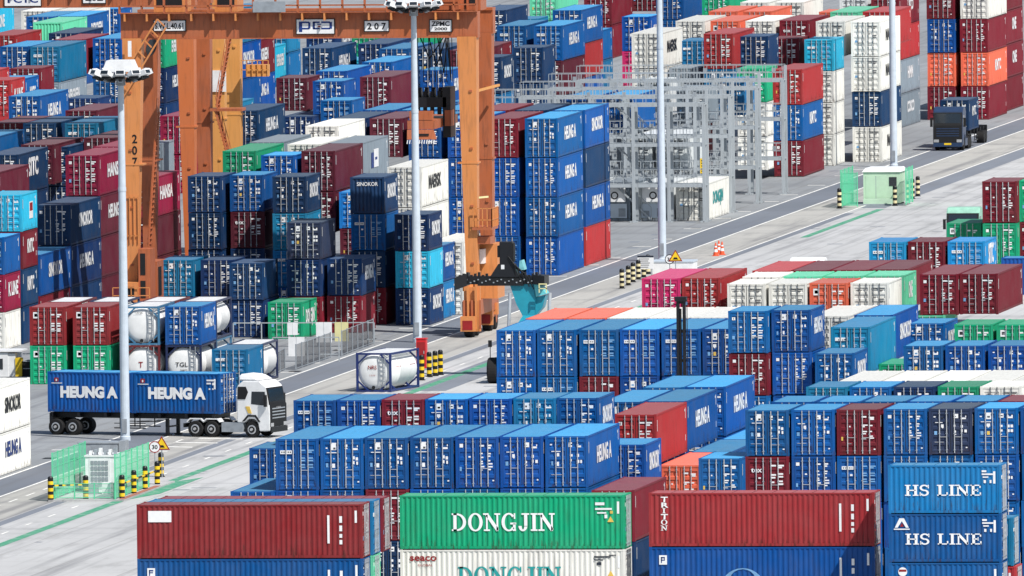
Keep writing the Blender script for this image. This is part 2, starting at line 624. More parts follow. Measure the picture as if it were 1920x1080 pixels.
def door_mesh(L, H, side, var, rods):
    mb = MB()
    y = -L / 2 + .035
    x0, x1 = (-1.06, -.02) if side < 0 else (.02, 1.06)
    z0, z1 = .18, H - .15
    n = 5
    hh = (z1 - z0 - .12) / n
    yo, yi = y, y + .045
    zs = [(z0, yo), (z0 + .1, yo)]
    for k in range(n):
        b = z0 + .1 + k * hh
        zs += [(b + .04, yi), (b + hh * .52, yi), (b + hh * .52 + .05, yo), (b + hh - .01, yo)]
    zs.append((z1, yo))
    for (a, ya), (b, yb) in zip(zs, zs[1:]):
        mb.face([(x0 + .09, ya, a), (x1 - .09, ya, a), (x1 - .09, yb, b), (x0 + .09, yb, b)], PAINT)
    for a, b in ((x0, x0 + .09), (x1 - .09, x1)):
        mb.box(a, b, yo - .004, yo + .06, z0, z1, PAINT)
    g = (x1, x1 + .02) if side < 0 else (x0 - .02, x0)
    mb.box(g[0], g[1], yo + .002, yo + .04, z0, z1, DARK)
    g = (x0 - .03, x0) if side < 0 else (x1, x1 + .03)
    mb.box(g[0], g[1], yo + .002, yo + .04, z0, z1, DARK)
    yd = yo - .02

    def q(a, b, c, d, M):
        """rectangle; a..b in metres from the container centre, c..d as share of the height"""
        if jit and rnd.random() < .14:
            return
        e, f = (rnd.uniform(-.03, .03), rnd.uniform(-.015, .015)) if jit else (0, 0)
        k = rnd.uniform(.6, 1.05) if jit else 1
        mb.box(a + e, a + e + (b - a) * k, yd, yd + .012, (c + f) * H, (d + f) * H, M)
    jit = isinstance(var, str) and len(var) > 1
    rnd = random.Random(hash((var, side)) % 1000 if isinstance(var, int) else sum(map(ord, str(var))) * 7 + side)
    if var and var[0] == 'A':
        if side < 0:
            q(-.94, -.82, .805, .83, DECW)
            q(-.58, -.30, .76, .90, DECW)
            q(-.52, -.36, .79, .83, DECB if var == 'A' else DECD)
            q(-.88, -.30, .695, .71, DECW)
            q(-.56, -.36, .60, .665, DECW)
            q(-.50, -.42, .58, .60, DECW)
            q(-.90, -.74, .42, .50, DECB)
            q(-.54, -.38, .42, .50, DECY if var == 'A' else DECW)
            q(-.90, -.24, .255, .265, STEEL)
        else:
            q(.14, .40, .79, .88, DECW)
            q(.18, .36, .82, .845, DECD)
            q(.58, .92, .78, .815, DECW)
            q(.58, .68, .815, .85, DECW)
            q(.84, .92, .815, .85, DECW)
            for zz in (.61, .51):
                q(.18, .34, zz - .02, zz + .025, DECW)
                q(.58, .74, zz - .03, zz + .03, DECW)
                q(.79, .93, zz - .03, zz + .03, DECW)
            q(.2, .3, .42, .44, DECW)
            q(.2, .9, .255, .265, STEEL)
            q(.86, .96, .13, .155, DECW)
    elif var and var[0] == 'B':
        if side < 0:
            q(-.98, -.78, .78, .85, DECW)
            q(-.9, -.86, .79, .84, DECD)
            q(-.5, -.38, .60, .63, DECW)
            q(-.98, -.82, .33, .41, DECY if rnd.random() < .4 else DECB)
            q(-.6, -.3, .26, .27, STEEL)
        else:
            for a, b, zz in ((.18, .52, .83), (.58, .95, .83), (.64, .84, .785)):
                q(a, b, zz - .014, zz + .018, DECW)
            for zz in (.66, .61, .53, .48, .41, .36):
                q(.18, .18 + rnd.uniform(.16, .34), zz - .012, zz + .014, DECW)
                q(.6, .6 + rnd.uniform(.2, .34), zz - .012, zz + .014, DECW)
            q(.86, .96, .13, .155, DECW)
    elif var and var[0] == 'C':
        if side < 0:
            q(-.96, -.3, .70, .77, DECW)
            for k in range(5):
                q(-.9 + k * .12, -.83 + k * .12, .72, .75, DECD)
            q(-.5, -.36, .56, .60, DECW)
        else:
            for a, b, zz in ((.18, .46, .77), (.58, .95, .77), (.64, .84, .735)):
                q(a, b, zz - .012, zz + .014, DECB)
            for zz in (.62, .57, .49, .44):
                q(.2, .44, zz - .012, zz + .014, DECB)
                q(.6, .9, zz - .012, zz + .014, DECB)
    elif var == 'W':
        if side < 0:
            q(-.9, -.5, .80, .815, DECD)
            q(-.9, -.7, .40, .46, DECB)
        else:
            for a, b, zz in ((.2, .5, .84), (.58, .9, .84), (.6, .8, .80), (.2, .4, .64), (.6, .9, .6), (.6, .86, .55)):
                q(a, b, zz - .01, zz + .012, DECD)
    elif var == 'X':
        if side > 0:
            for a, b, zz in ((.18, .5, .8), (.58, .95, .8), (.64, .84, .76), (.2, .5, .6), (.2, .46, .54), (.62, .9, .62), (.62, .9, .56), (.62, .88, .46), (.62, .9, .4), (.2, .4, .44)):
                q(a, b, zz - .015, zz + .02, DECW)
        else:
            q(-.5, -.36, .52, .55, DECW)
    elif var == 'V':
        if side < 0:
            q(-.98, -.62, .70, .86, DECW)
            q(-.9, -.7, .74, .82, DECD)
            q(-.84, -.66, .755, .775, DECW)
            q(-.6, -.46, .44, .47, DECW)
        else:
            for a, b, zz in ((.2, .46, .79), (.58, .92, .79), (.6, .8, .74)):
                q(a, b, zz - .015, zz + .02, DECW)
            for zz in (.56, .5, .42, .37):
                q(.2, .46, zz - .015, zz + .02, DECW)
                q(.6, .86, zz - .015, zz + .02, DECW)
    bars = ([-.62, -.22] if side < 0 else [.22, .62]) if var[0] != 'C' else ([-.62, -.2] if side < 0 else [.2, .62])
    if not rods:
        for b in bars:
            mb.tube((b, yo - .055, .1), (b, yo - .055, H - .06), .028, .028, BARD if var == 'W' else STEEL, 6)
    for b in bars:
        for z in (.24, H - .3, H * .45):
            mb.box(b - .05, b + .05, yo - .085, yo - .02, z, z + .05, GREYP)
    mb.box(bars[0], bars[1], yo - .075, yo - .05, H * .38, H * .38 + .03, BARD if var == 'W' else STEEL)
    return mb.mesh('container_door')


def bar_mesh(L, H, b, M=None):
    mb = MB()
    yo = -L / 2 + .035
    mb.tube((b, yo - .055, .1), (b, yo - .055, H - .06), .028, .028, M or STEEL, 6)
    return mb.mesh('locking_bar')


_cm = {}


def cached(fn, *a):
    k = (fn.__name__,) + a
    if k not in _cm:
        _cm[k] = fn(*a)
    return _cm[k]


RND = random.Random(11)
BOXES = []
HT = {'S': 2.591, 'H': 2.896, 'M': 2.75}
ORD = 'first second third fourth fifth sixth seventh eighth ninth tenth eleventh twelfth'.split()


def shade(rgb, k, tint=(0, 0, 0)):
    c = srgb(*rgb)
    return tuple(max(0, min(1, x * k + t)) for x, t in zip(c[:3], tint)) + (1,)


def container(tok, L, hk, loc, rz, label, group, rods=True, far=False):
    """one box: shell > (own lettering), roof, two doors > locking bars"""
    Lm = 12.192 if L == 40 else 6.058
    H = HT[hk]
    c = tok[0]
    rgb = COLS[c][0]
    k = RND.uniform(.76, 1.16)
    g_ = RND.uniform(-.08, .07) if c in 'bnli' else 0
    k = max(k, .95) if c in 'we' else k
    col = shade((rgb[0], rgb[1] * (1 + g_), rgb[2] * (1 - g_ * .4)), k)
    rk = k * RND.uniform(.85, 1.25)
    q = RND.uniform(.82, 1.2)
    rc = shade((34, 140, 194), q * rk) if c == 'b' else shade(rgb, rk, (0, 0, 0) if c == '-' else ((.008, .02, .02) if c in 'ns' else (.012, .012, .014)))  # roof tone paler than the walls: sun and sky light painted in
    root = thing('forty_foot_container' if L == 40 else 'twenty_foot_container', label, 'shipping container', loc, rz, group)
    closed = '!' in tok
    put(cached(shell_mesh, Lm, H, closed), 'shell', root, color=col)
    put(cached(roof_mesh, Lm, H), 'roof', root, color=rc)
    var = None
    if not closed:
        if 'x' in tok:
            var = 'X'
        elif 'v' in tok:
            var = 'V'
        elif c in 'we':
            var = 'W'
        elif c in 'lci':
            var = RND.choice(['C', 'C2', 'A3'])
        elif c in 'bns':
            var = RND.choice(['A', 'A1', 'A2', 'A3', 'A4', 'B', 'B1', 'B2', 'C'] if c == 'b' else ['A', 'A2', 'A4', 'B', 'B1', 'B3'])
        else:
            var = RND.choice(['B', 'B1', 'B2', 'B3'])
        for s in (-1, 1):
            d = put(cached(door_mesh, Lm, H, s, var, rods), 'door', root, color=col)
            if rods:
                for b in ((-.62, -.22) if s < 0 else (.22, .62)):
                    put(cached(bar_mesh, Lm, H, b, BARD if var == 'W' else STEEL), 'locking_bar', d)
            if s < 0 and var == 'X':
                lettering('tex', d, LETW, -.6, -Lm / 2 + .008, H * .66, .3, .62, bold=.02)
            if s < 0 and var == 'V':
                pass
    M = LETW if c not in 'we' else (LETT if 'D' in tok else (LETB if 'A' in tok else LETK))
    for ch in tok[1:]:
        if ch in LOGO:
            wd = 5.6 if L == 40 else 3.7
            wd *= {'N': .5, 'S': .72, 'M': .6, 'Z': .7, 'C': .8}.get(ch, 1)
            hh = {'N': 1.0, 'S': 1.25, 'M': 1.0}.get(ch, .92)
            lettering(LOGO[ch], root, M, (.0 if L == 40 else .2), CW / 2 + .003, H * .42, hh, wd, '+x', bold=.06)
        if ch == 'P':   # square pink and white badge
            mb = MB()
            x = CW / 2
            mb.box(x - .012, x + .004, -.1, 1.3, H * .3, H * .75, DECW)
            mb.box(x + .004, x + .006, .02, 1.18, H * .5, H * .72, LETR)
            mb.obj('badge', root)
        if ch == 'G':   # two-tone badge on the grey box
            mb = MB()
            x = CW / 2
            mb.box(x - .012, x + .004, -1.6, -.5, H * .3, H * .68, LETB)
            mb.box(x - .012, x + .004, -.5, 1.6, H * .3, H * .75, DECW)
            mb.box(x + .004, x + .006, 0, 1.0, H * .48, H * .55, LETB)
            mb.obj('badge', root)
        if ch == 'F':   # name across the closed end
            lettering('SINOKOR', root, LETW, 0, -Lm / 2 + .012, H * .76, .27, 1.5, bold=.02)
    a, b = (CW, Lm) if abs(math.cos(rz)) > .5 else (Lm, CW)
    BOXES.append((label, loc[0] - a / 2, loc[0] + a / 2, loc[1] - b / 2, loc[1] + b / 2, loc[2], loc[2] + H))
    return root


def describe(tok):
    d = COLS[tok[0]][1]
    s = d + ' container'
    if any(ch in LOGO for ch in tok[1:]):
        s = d + ' lettered container'
    elif 'P' in tok or 'G' in tok:
        s = d + ' badged container'
    elif '!' in tok:
        s = d + ' closed-end container'
    return s


def region(phrase, stacks, rods=True):
    """stacks: (px, py, ztop, length, height kind, 'tokens from the top down'); px, py is the front upper left corner in the photo"""
    ss = sorted(stacks, key=lambda q: q[0])
    for i, (x, y, zt, L, hk, toks) in enumerate(ss):
        P = at(x, y, zt)
        Lm = 12.192 if L == 40 else 6.058
        tk = toks.split()
        z = zt
        for j, t in enumerate(tk):
            z -= HT[hk]
            if z < -.12:
                break
            lev = '' if len(tk) == 1 else (' top' if j == 0 else ' ' + ORD[j] + ' level')
            st = '' if len(ss) == 1 else ', ' + ORD[i] + ' from left'
            lab = describe(t) + st + (',' + lev if lev else '') + ', ' + phrase
            container(t, L, hk, (P.x + CW / 2 + RND.uniform(-.03, .03), P.y + Lm / 2 + RND.uniform(-.06, .06), max(z, 0.005)), R(RND.uniform(-.18, .18)), lab, 'containers ' + phrase, rods)
            z -= .012


def row(x0, y0, dx, dy, zt, L, hk, toks):
    return [(x0 + dx * i, y0 + dy * i, zt, L, hk, t) for i, t in enumerate(toks)]


# empties yard on the near side of the green line
region('in row behind green crosswise box', row(516, 822.5, 84.3, -.85, 8.7, 40, 'H', ['b b', 'b b', 'b m n', 'b b', 'b b', 'b b', 'bA b']))
region('low beside the packed front row', [(432, 921, 5.8, 40, 'H', 'b'), (1110, 919, 5.8, 40, 'H', 'm n')])
region('in row with one brown tex box', row(550, 750.7, 82.4, -.8, 10.1, 20, 'S', ['b b', 'b', 'mx', 'b', 'b', 'l', 'bK']) + [(467, 840, 7.5, 20, 'S', 'b'), (1132, 833, 7.5, 20, 'S', 'bK')])
region('behind the tex row', [(1151, 777, 8.7, 40, 'H', 'r'), (1236, 872, 5.8, 40, 'H', 'o'), (1127, 753, 8.7, 40, 'H', 'b'), (1210, 752, 8.7, 40, 'H', 'bA'),
                              (1295, 847, 5.8, 40, 'H', 'b'), (1352, 823, 5.8, 40, 'H', 'b')])
region('below the black lift mast', [(1205, 726, 8.7, 40, 'H', 'b b'), (1283, 725, 8.7, 40, 'H', 'bA b')])
region('in row behind the lift mast', row(930, 619, 77.4, -.6, 8.7, 40, 'H', ['b b', 'b b', 'b m', 'b b', 'b b', 'b b']))
region('in orange and white roof row', row(985, 597, 76.5, -.6, 8.7, 40, 'H', ['o', 'o', 'w', 'w', 'w']) + [(1520, 592, 8.7, 40, 'H', 'w')])
region('in tall pair beside white roofs', [(1366, 583, 10.36, 20, 'S', 'b m b'), (1447, 581, 10.36, 20, 'S', 'bA b b'), (1528, 662, 7.77, 20, 'S', 'bK')])
region('behind the tall blue pair', [(1557, 613, 8.7, 40, 'H', 'l'), (1602, 590.5, 8.75, 40, 'H', 'bK')])
region('behind front blue rows', [(1700, 606, 7.77, 20, 'S', 'bK'), (1700, 591, 7.77, 20, 'S', 't'), (1648, 682, 6.2, 20, 'S', 'g'),
                                  (1790, 608, 7.77, 20, 'S', 'gv'), (1868, 608, 7.77, 20, 'S', 'gv')])
region('in short row before green boxes', row(1693, 648, 79.8, -.3, 7.77, 20, 'S', ['b', 'b', 'b']))
region('in white roofed row', row(1567, 717, 82, -.5, 8.7, 40, 'H', ['w', 'w', 'w', 'w', 'w']))
region('in half hidden row by white roofs', row(1511, 725.5, 82, -.3, 8.82, 20, 'S', ['l', 'b', 'n', 'g', 'w']))
region('in blue roof row behind tex stack', row(1447, 753, 85, -.3, 10.36, 20, 'S', ['b', 'b', 'b', 'b', 'b', 'm']))
region('in tall row beside white lettered pair', [(1310, 859, 7.77, 20, 'S', 'b')] + row(1397, 769, 86.2, -.8, 10.36, 20, 'S', ['b mx', 'b b', 'm b b b', 'b b b b', 's b b', 'b b b b', 'b b b b']))
region('in pink to maroon row', [(1203, 522, 10.36, 40, 'S', 'kN'), (1279, 521, 10.36, 40, 'S', 'r'), (1725, 514, 10.36, 40, 'S', 'm'), (1799, 513, 10.36, 40, 'S', 'm')]
       + row(1410, 507.5, 74, -.9, 10.1, 40, 'S', ['r', 'm', 'm', 'm']))
region('in white short row before mint roofs', row(1363, 532, 77.4, -.7, 10.05, 20, 'S', ['w', 'w', 'ov', 'w']))
region('in mint short row', row(1392, 518.5, 77.2, -.7, 10.05, 20, 'S', ['w', 't', 't', 'tN']))
region('in bright blue short row', row(1629, 453.5, 74, -.5, 10.36, 20, 'S', ['i', 'm', 'iS']))
region('at far side of bright blue row', [(1842, 340, 10.3, 20, 'H', 'm g'), (1775, 418, 7.3, 20, 'S', 'gv'), (1910, 338, 10.3, 20, 'H', 'g m')])

# block under the crane numbered 207
region('in crane bay by mesh fence', [(430, 493, 5.2, 20, 'S', 'n n'), (502, 566.5, 2.6, 20, 'S', 'gD')])
region('in low bay behind tanks', [(299, 487, 5.2, 20, 'S', 'lc b'), (377, 487, 5.2, 20, 'S', 'n n'), (537, 417, 7.8, 20, 'S', 's n m'), (613, 485, 5.2, 20, 'S', 'nA m')])
region('in tall bay under crane', [(352, 330, 10.4, 20, 'S', 'n n n'), (431, 328, 10.4, 20, 'S', 'b dx n'), (510, 331, 10.4, 20, 'S', 'nK l l b'),
                                   (657, 332, 10.4, 20, 'S', 'nK!F b n m'), (740, 402, 7.8, 20, 'S', 'nK c nK')])
region('left of crane leg foot', [(765, 461, 5.2, 20, 'S', 'bA lA'), (806, 453, 5.2, 40, 'S', 'w w')])
region('behind tall bay under crane', [(416, 283, 11.6, 40, 'H', 'g'), (490, 291, 11.35, 20, 'S', 'b'), (565, 283, 11.6, 40, 'H', 'd d'), (615, 268, 11.6, 40, 'H', 'yG'),
                                       (727, 313, 10.4, 40, 'H', 'wR w'), (469, 266, 11.6, 40, 'H', 'y'), (540, 270, 11.6, 40, 'H', 'w'), (573, 236, 11.6, 40, 'H', 'w'), (636, 360, 8.7, 20, 'S', 'i d')])
region('in bay around crane spreader', [(624, 222, 11.6, 40, 'H', 'n'), (693, 222, 11.6, 40, 'H', 'd'), (766, 222, 11.6, 40, 'H', 'b b'), (839, 222, 11.6, 40, 'H', 'b b b'),
                                        (911, 222, 11.6, 40, 'H', 'm b b b'), (984, 222, 11.6, 40, 'H', 'bA bA bA b')])
region('behind crane spreader bay', [(680, 206, 11.6, 40, 'H', 'b'), (751, 206, 11.6, 40, 'H', 'b'), (822, 206, 11.6, 40, 'H', 'b'), (893, 206.5, 11.6, 40, 'H', 'm'), (965, 206.5, 11.6, 40, 'H', 'n'), (1036, 206.5, 11.6, 40, 'H', 'bK n bA r')])

# far part of that block, beyond the racks
region('beyond steel racks', [(1449, 130, 8.75, 40, 'H', 'r bZ m'), (1382, 128, 9.0, 20, 'M', 'g w w'), (1508, 74, 10.4, 20, 'S', 'c w w w'), (1443, 72, 10.4, 20, 'S', 'mx')])
region('on far quay side corner', [(1596, 40, 11.62, 40, 'H', 'wR wR n wR'), (1635, -14, 11.62, 40, 'H', 'mC r yM yC'), (1737, -27, 11.62, 40, 'H', 'm b o m'), (1800, -27.5, 11.62, 40, 'H', 'w m oZ m'), (1832, -40, 11.62, 40, 'H', 'm mN mN m')])
region('above steel racks', [(1184, 62, 11.6, 40, 'H', 'wR w'), (1319, 63, 11.6, 40, 'H', 'r l'), (1291, 77, 10.4, 20, 'S', 'mx'), (1275, 76, 10.5, 20, 'S', 'l'), (1356, 74, 10.4, 20, 'S', 'm'), (1385, 68, 11.2, 20, 'S', 'n'), (1255, 127, 8.6, 20, 'S', 'y y')])
region('in coral and white roof row', [(1267, 39, 11.6, 40, 'H', 'w w'), (1332, 39, 11.6, 40, 'H', 'ov'), (1397, 39, 11.6, 40, 'H', 'w w'), (1461, 38, 11.6, 40, 'H', 'mx'), (1530, 40, 11.6, 40, 'H', 'w')])
region('behind coral roof row', [(1329, 21, 11.6, 40, 'H', 'o'), (1393, 21, 11.6, 40, 'H', 'o'), (1388, 4, 11.6, 40, 'H', 'w'), (1453, 4, 11.6, 40, 'H', 'w'), (1316, -22, 11.6, 40, 'H', 'g'), (1230, -25, 11.6, 40, 'H', 'b b'),
                                 (1557, 22, 11.6, 40, 'H', 't'), (1618, 22, 11.6, 40, 'H', 'r'), (1574, -5, 11.6, 20, 'S', 'e'), (1633, -5, 11.6, 20, 'S', 'm'), (1536, 22, 10.8, 20, 'S', 'o')])
region('right of big crane leg', [(963, 89, 11.6, 20, 'H', 'n n n'), (884, 107, 11.6, 20, 'H', 'nK l'), (882, 83, 11.0, 20, 'H', 'm'), (1000, 48, 11.6, 40, 'H', 'bA d n'), (931, 48, 11.6, 40, 'H', 'b'), (1036, 19, 11.6, 40, 'H', 'bA r b')])
region('near top edge by crane', [(955, 35, 10.2, 20, 'S', 'l'), (895, 19, 11.6, 40, 'H', 'n'), (993, -24, 11.6, 40, 'H', 't t'), (1095, -16, 11.6, 40, 'H', 'm m'), (1076, 57, 8.6, 20, 'S', 'b l b'), (1095, 52, 8.0, 40, 'S', 'b'),
                                  (1166, 31, 11.6, 20, 'H', 'bA k'), (1182, -40, 11.6, 40, 'H', 'm'), (876, 36, 10.2, 20, 'S', 'b')])

# block of the crane behind, left of the big crane
region('by foot of big crane leg', [(123, 291, 11.6, 40, 'H', 'hT dA d d'), (69, 384, 8.7, 40, 'H', 'nK nA n'), (10, 478, 5.8, 40, 'H', 'bK m'), (-25, 365, 10.4, 20, 'S', 'cP mZ nZ n'), (-57, 445, 7.8, 20, 'S', 'b hY w')])
region('left of numbered crane leg', [(176, 274.5, 11.6, 40, 'H', 'h'), (223, 334, 8.75, 40, 'H', 'hT d d'), (68, 275, 10.7, 40, 'H', 'n n'), (-29, 290, 11.6, 40, 'H', 'nS n'), (-66, 323, 11.2, 40, 'H', 'd'), (-72, 257, 11.6, 40, 'H', 'b'), (40, 271, 11.0, 40, 'H', 'd')])
region('in fourth line left of crane', [(43, 231, 11.6, 40, 'H', 'n'), (122, 231, 11.6, 40, 'H', 'l'), (157, 258, 11.3, 40, 'H', 'd'), (-17, 230.5, 11.6, 40, 'H', 'd'), (122, 207, 11.6, 40, 'H', 'd'), (196, 232, 9.8, 20, 'S', 'n'), (202, 209, 10.4, 20, 'S', 'r'),
                                        (245, 268, 9.8, 40, 'H', 'y'), (300, 217, 11.6, 40, 'H', 'h h')])
region('behind front lamp head', [(17, 180, 11.6, 40, 'H', 'bA'), (126, 184, 10.4, 20, 'S', 'n'), (-38, 150, 11.6, 20, 'H', 'rY'), (-10, 147, 10.6, 20, 'H', 'bZ l'), (-66, 132, 11.6, 20, 'H', 'r r'), (20, 128, 11.0, 20, 'H', 'm'),
                                  (57, 87, 11.6, 40, 'H', 'l yE'), (0, 87, 11.6, 40, 'H', 'b')])
region('near top edge by numbered crane', [(102, 74, 11.6, 40, 'H', 'm'), (174, 72, 11.6, 40, 'H', 'b b b'), (92, 62, 11.6, 40, 'H', 'n'), (62, 42, 11.8, 40, 'H', 't!'), (105, 30, 11.6, 40, 'H', 'bE b'),
                                           (50, 31, 11.6, 40, 'H', 'b'), (-74, 18, 11.6, 40, 'H', 'cN'), (-25, 66, 11.6, 40, 'H', 'r'), (0, 79, 10.4, 40, 'H', 'g'), (173, 16, 10.4, 20, 'S', 'b b'), (40, 20, 11.6, 40, 'H', 'w'), (108, 19, 11.6, 40, 'H', 'w')])

# far block seen under the crane beam
region('right of crane stair tower', [(391, 190, 11.6, 20, 'H', 'lc d'), (424, 207, 11.6, 40, 'H', 'nA n'), (386, 17, 14.5, 40, 'H', 'l bK b n'), (414, 79, 11.1, 40, 'H', 'mE bA n'), (459, 87, 9.8, 20, 'H', 'cE'), (487, 34, 11.6, 20, 'H', 'l l'), (465, 44, 10.4, 20, 'H', 'm')])
region('in middle field under beam', [(518, 146, 11.6, 20, 'S', 'd'), (586, 152, 11.6, 20, 'S', 'b'), (675, 144, 11.6, 40, 'H', 'd'), (679, 116, 11.6, 40, 'H', 'b'), (567, 90, 11.6, 40, 'H', 'nA'), (593, 133, 11.6, 40, 'S', 'b'), (600, 188, 11.6, 20, 'S', 'b'), (530, 218, 9.0, 40, 'H', 'n')])
region('just under crane beam', [(575, 45, 11.6, 40, 'H', 'nA'), (626, 112, 10.0, 20, 'S', 'c'), (672, 82, 11.6, 40, 'H', 'n'), (711, 91, 11.6, 40, 'H', 'b'), (778, 91, 11.6, 40, 'H', 'n n'), (842, 94, 11.6, 40, 'H', 'd'), (788, 131, 11.6, 20, 'H', 'bA b'), (660, 66, 10.9, 40, 'H', 'g'), (845, 190, 11.2, 20, 'S', 'b'), (730, 60, 11.6, 40, 'H', 'g')])
region('between the crane legs', [(255, 62, 11.2, 40, 'H', 'gE nA n')])


# crosswise containers in the near foreground, long sides to the camera
def crosswise(x, y, zt, L, hk, toks, labels, group, texts=()):
    P = at(x, y, zt)
    Lm = 12.192 if L == 40 else 6.058
    z = zt
    out = []
    for t, lab in zip(toks, labels):
        z -= HT[hk]
        o = container(t, L, hk, (P.x + Lm / 2, P.y + CW / 2, z), R(90), lab, group)
        out.append(o)
        z -= .014
    return out


def facing(root, y, make):
    """place lettering, drawn for the -y face of the world, on the long side of a crosswise box"""
    o = make()
    o.parent = root
    M = Matrix.Rotation(R(-90), 4, 'Z')
    l = o.location.copy()
    o.location = M @ l
    o.rotation_euler = (0, 0, R(-90))
    return o


g = 'crosswise containers in the foreground'
F1 = crosswise(256, 946, 8.7, 40, 'H', ['q', 'b'], ['red crosswise container with faded white placard, topmost of near end stack', 'blue crosswise container with small white square sign under the red one'], g)
P = at(256, 946, 8.7)
for k, (c, lab) in enumerate((('l', 'pale blue crosswise container showing only roof and end behind the red one'), ('m', 'maroon crosswise container behind the pale blue roof, end in sun'))):
    for lev in range(2 if k == 0 else 1):
        container(c if lev == 0 else 't', 40, 'H', (P.x + 6.096 + .15 * (k + 1), P.y + CW / 2 + (CW + .08) * (k + 1), 8.7 - 2.896 * (lev + 1) - .014 * lev), R(90),
                  lab if lev == 0 else 'mint green crosswise container under the pale blue one', g)
F2 = crosswise(749, 929, 8.7, 40, 'H', ['g', 'w'], ['green crosswise container with big white serif lettering', 'white crosswise container with teal serif lettering under the green one'], g)
F3 = crosswise(1216, 924, 8.7, 40, 'H', ['q', 'b'], ['brick maroon crosswise container with white vertical lettering', 'blue crosswise container with pale globe emblem under the maroon one'], g)
F4 = crosswise(1665, 872, 10.38, 20, 'S', ['l', 'b', 'b'], ['pale blue short crosswise container with white serif lettering, topmost of its stack', 'blue short crosswise container with white lettering and peak emblem, second in stack', 'blue short crosswise container with red and white emblem, lowest in stack'], g)
yf = -CW / 2 - .003


def plate(root, x, z, w, h, M=DECW, nm='sign_plate', extra=()):
    mb = MB()
    mb.box(x - w / 2, x + w / 2, yf - .004, yf + .02, z - h / 2, z + h / 2, M)
    for (a, b, c, d, MM) in extra:
        mb.box(x + a, x + b, yf - .008, yf - .004, z + c, z + d, MM)
    return facing(root, 0, lambda: mb.obj(nm))


def marks(root, L, H):
    mb = MB()
    x = L / 2
    for (a, b, c, d) in ((-1.9, -1.78, .8, 2.3), (-1.25, -1.1, 1.9, 2.25), (-1.25, -1.1, 1.45, 1.75), (-1.25, -1.1, 1.1, 1.3), (-1.25, -1.1, .75, .98)):
        mb.box(x + a, x + b, yf - .004, yf + .01, c * H / 2.9, d * H / 2.9, DECW)
    facing(root, 0, lambda: mb.obj('stencilled_marks'))


facing(F2[0], 0, lambda: serif('DONGJIN', None, LETW, -.45, yf - .004, .98, .95, 5.65))
facing(F2[1], 0, lambda: serif('DONGJIN', None, LETT, -.15, yf - .004, 1.02, .95, 5.65))
facing(F2[1], 0, lambda: lettering('seaco', None, LETR, -4.85, yf - .004, 2.3, .38, 1.45, bold=.03))
facing(F2[1], 0, lambda: lettering('GLOBAL', None, LETR, -4.75, yf - .004, 2.0, .13, .8))
mb = MB()
for (a, b, c, d) in ((4.5, 5.0, 2.35, 2.5), (4.5, 5.4, 2.1, 2.2), (4.6, 5.1, 1.9, 1.98), (5.0, 5.15, 1.65, 1.85)):
    mb.box(a, b, yf - .004, yf + .01, c, d, DECW)
mb.box(5.3, 5.45, yf - .004, yf + .01, 1.9, 2.05, DECY)
mb.prism([(5.15, 1.45), (5.5, 1.45), (5.32, 1.75)], yf - .004, yf + .01, DECY)
facing(F2[0], 0, lambda: mb.obj('stencilled_marks'))
mb = MB()
for (a, b, c, d) in ((4.4, 5.3, 2.45, 2.53), (4.4, 4.9, 2.3, 2.36), (4.55, 4.8, 2.05, 2.2), (5.2, 5.6, 2.55, 2.6)):
    mb.box(a, b, yf - .004, yf + .01, c, d, DECD)
mb.prism([(5.1, 1.4), (5.5, 1.4), (5.3, 1.75)], yf - .004, yf + .01, DECY)
facing(F2[1], 0, lambda: mb.obj('stencilled_marks'))
for k, ch in enumerate('TRITON'):
    facing(F3[0], 0, lambda: serif(ch, None, LETW, -5.25 if ch != 'I' else -5.25, yf - .004, 2.42 - k * .31, .27, .38 if ch != 'I' else .2)) if ch in 'INO' else \
        facing(F3[0], 0, lambda: lettering(ch, None, LETW, -5.25, yf - .004, 2.42 - k * .31, .27, .38, bold=.04))
marks(F3[0], 12.19, 2.9)
marks(F3[1], 12.19, 2.9)
marks(F1[0], 12.19, 2.9)
marks(F1[1], 12.19, 2.9)
plate(F1[0], -4.85, 2.25, 1.25, .6)
plate(F1[1], -5.35, 2.15, .42, .5, extra=((-.12, -.06, -.16, .16, LETB), (-.12, .12, .08, .16, LETB), (-.12, .1, -.02, .04, LETB)))
plate(F3[1], -5.35, 2.2, .42, .5, extra=((-.12, -.06, -.16, .16, LETB), (-.12, .1, .08, .16, LETB), (-.12, .1, -.04, .02, LETB), (.06, .1, -.02, .14, LETB)))
# pale globe with a ring on the blue box
mb = MB()
for k in range(28):
    a0, a1 = 2 * math.pi * k / 28, 2 * math.pi * (k + 1) / 28
    q = []
    for a in (a0, a1):
        rr = 1.0
        q += [Vector((-1.05 + 1.15 * math.cos(a), 0, .75 + 1.0 * math.sin(a)))]
    c0 = Vector((-1.05, 0, .75))
    for a, b, ins in ((q[0], q[1], .72),):
        w0 = .45 + .5 * math.sin(a0)
        w1 = .45 + .5 * math.sin(a1)
        mb.face([a + Vector((0, yf - .004, 0)), b + Vector((0, yf - .004, 0)), c0 + (b - c0) * max(.35, w1) + Vector((0, yf - .004, 0)), c0 + (a - c0) * max(.35, w0) + Vector((0, yf - .004, 0))], DECB)
facing(F3[1], 0, lambda: mb.obj('globe_emblem'))
for o in F4[:2]:
    facing(o, 0, lambda: serif('HS LINE', None, LETW, -.05, yf - .004, .95, .58, 4.15))
    mb = MB()
    for (a, b, c, d) in ((2.0, 2.25, 2.2, 2.3), (2.0, 2.6, 2.05, 2.13), (2.05, 2.35, 1.9, 1.97), (2.1, 2.22, 1.62, 1.78), (2.42, 2.52, 1.62, 1.78)):
        mb.box(a, b, yf - .004, yf + .01, c, d, DECW)
    facing(o, 0, lambda: mb.obj('stencilled_marks'))
mb = MB()
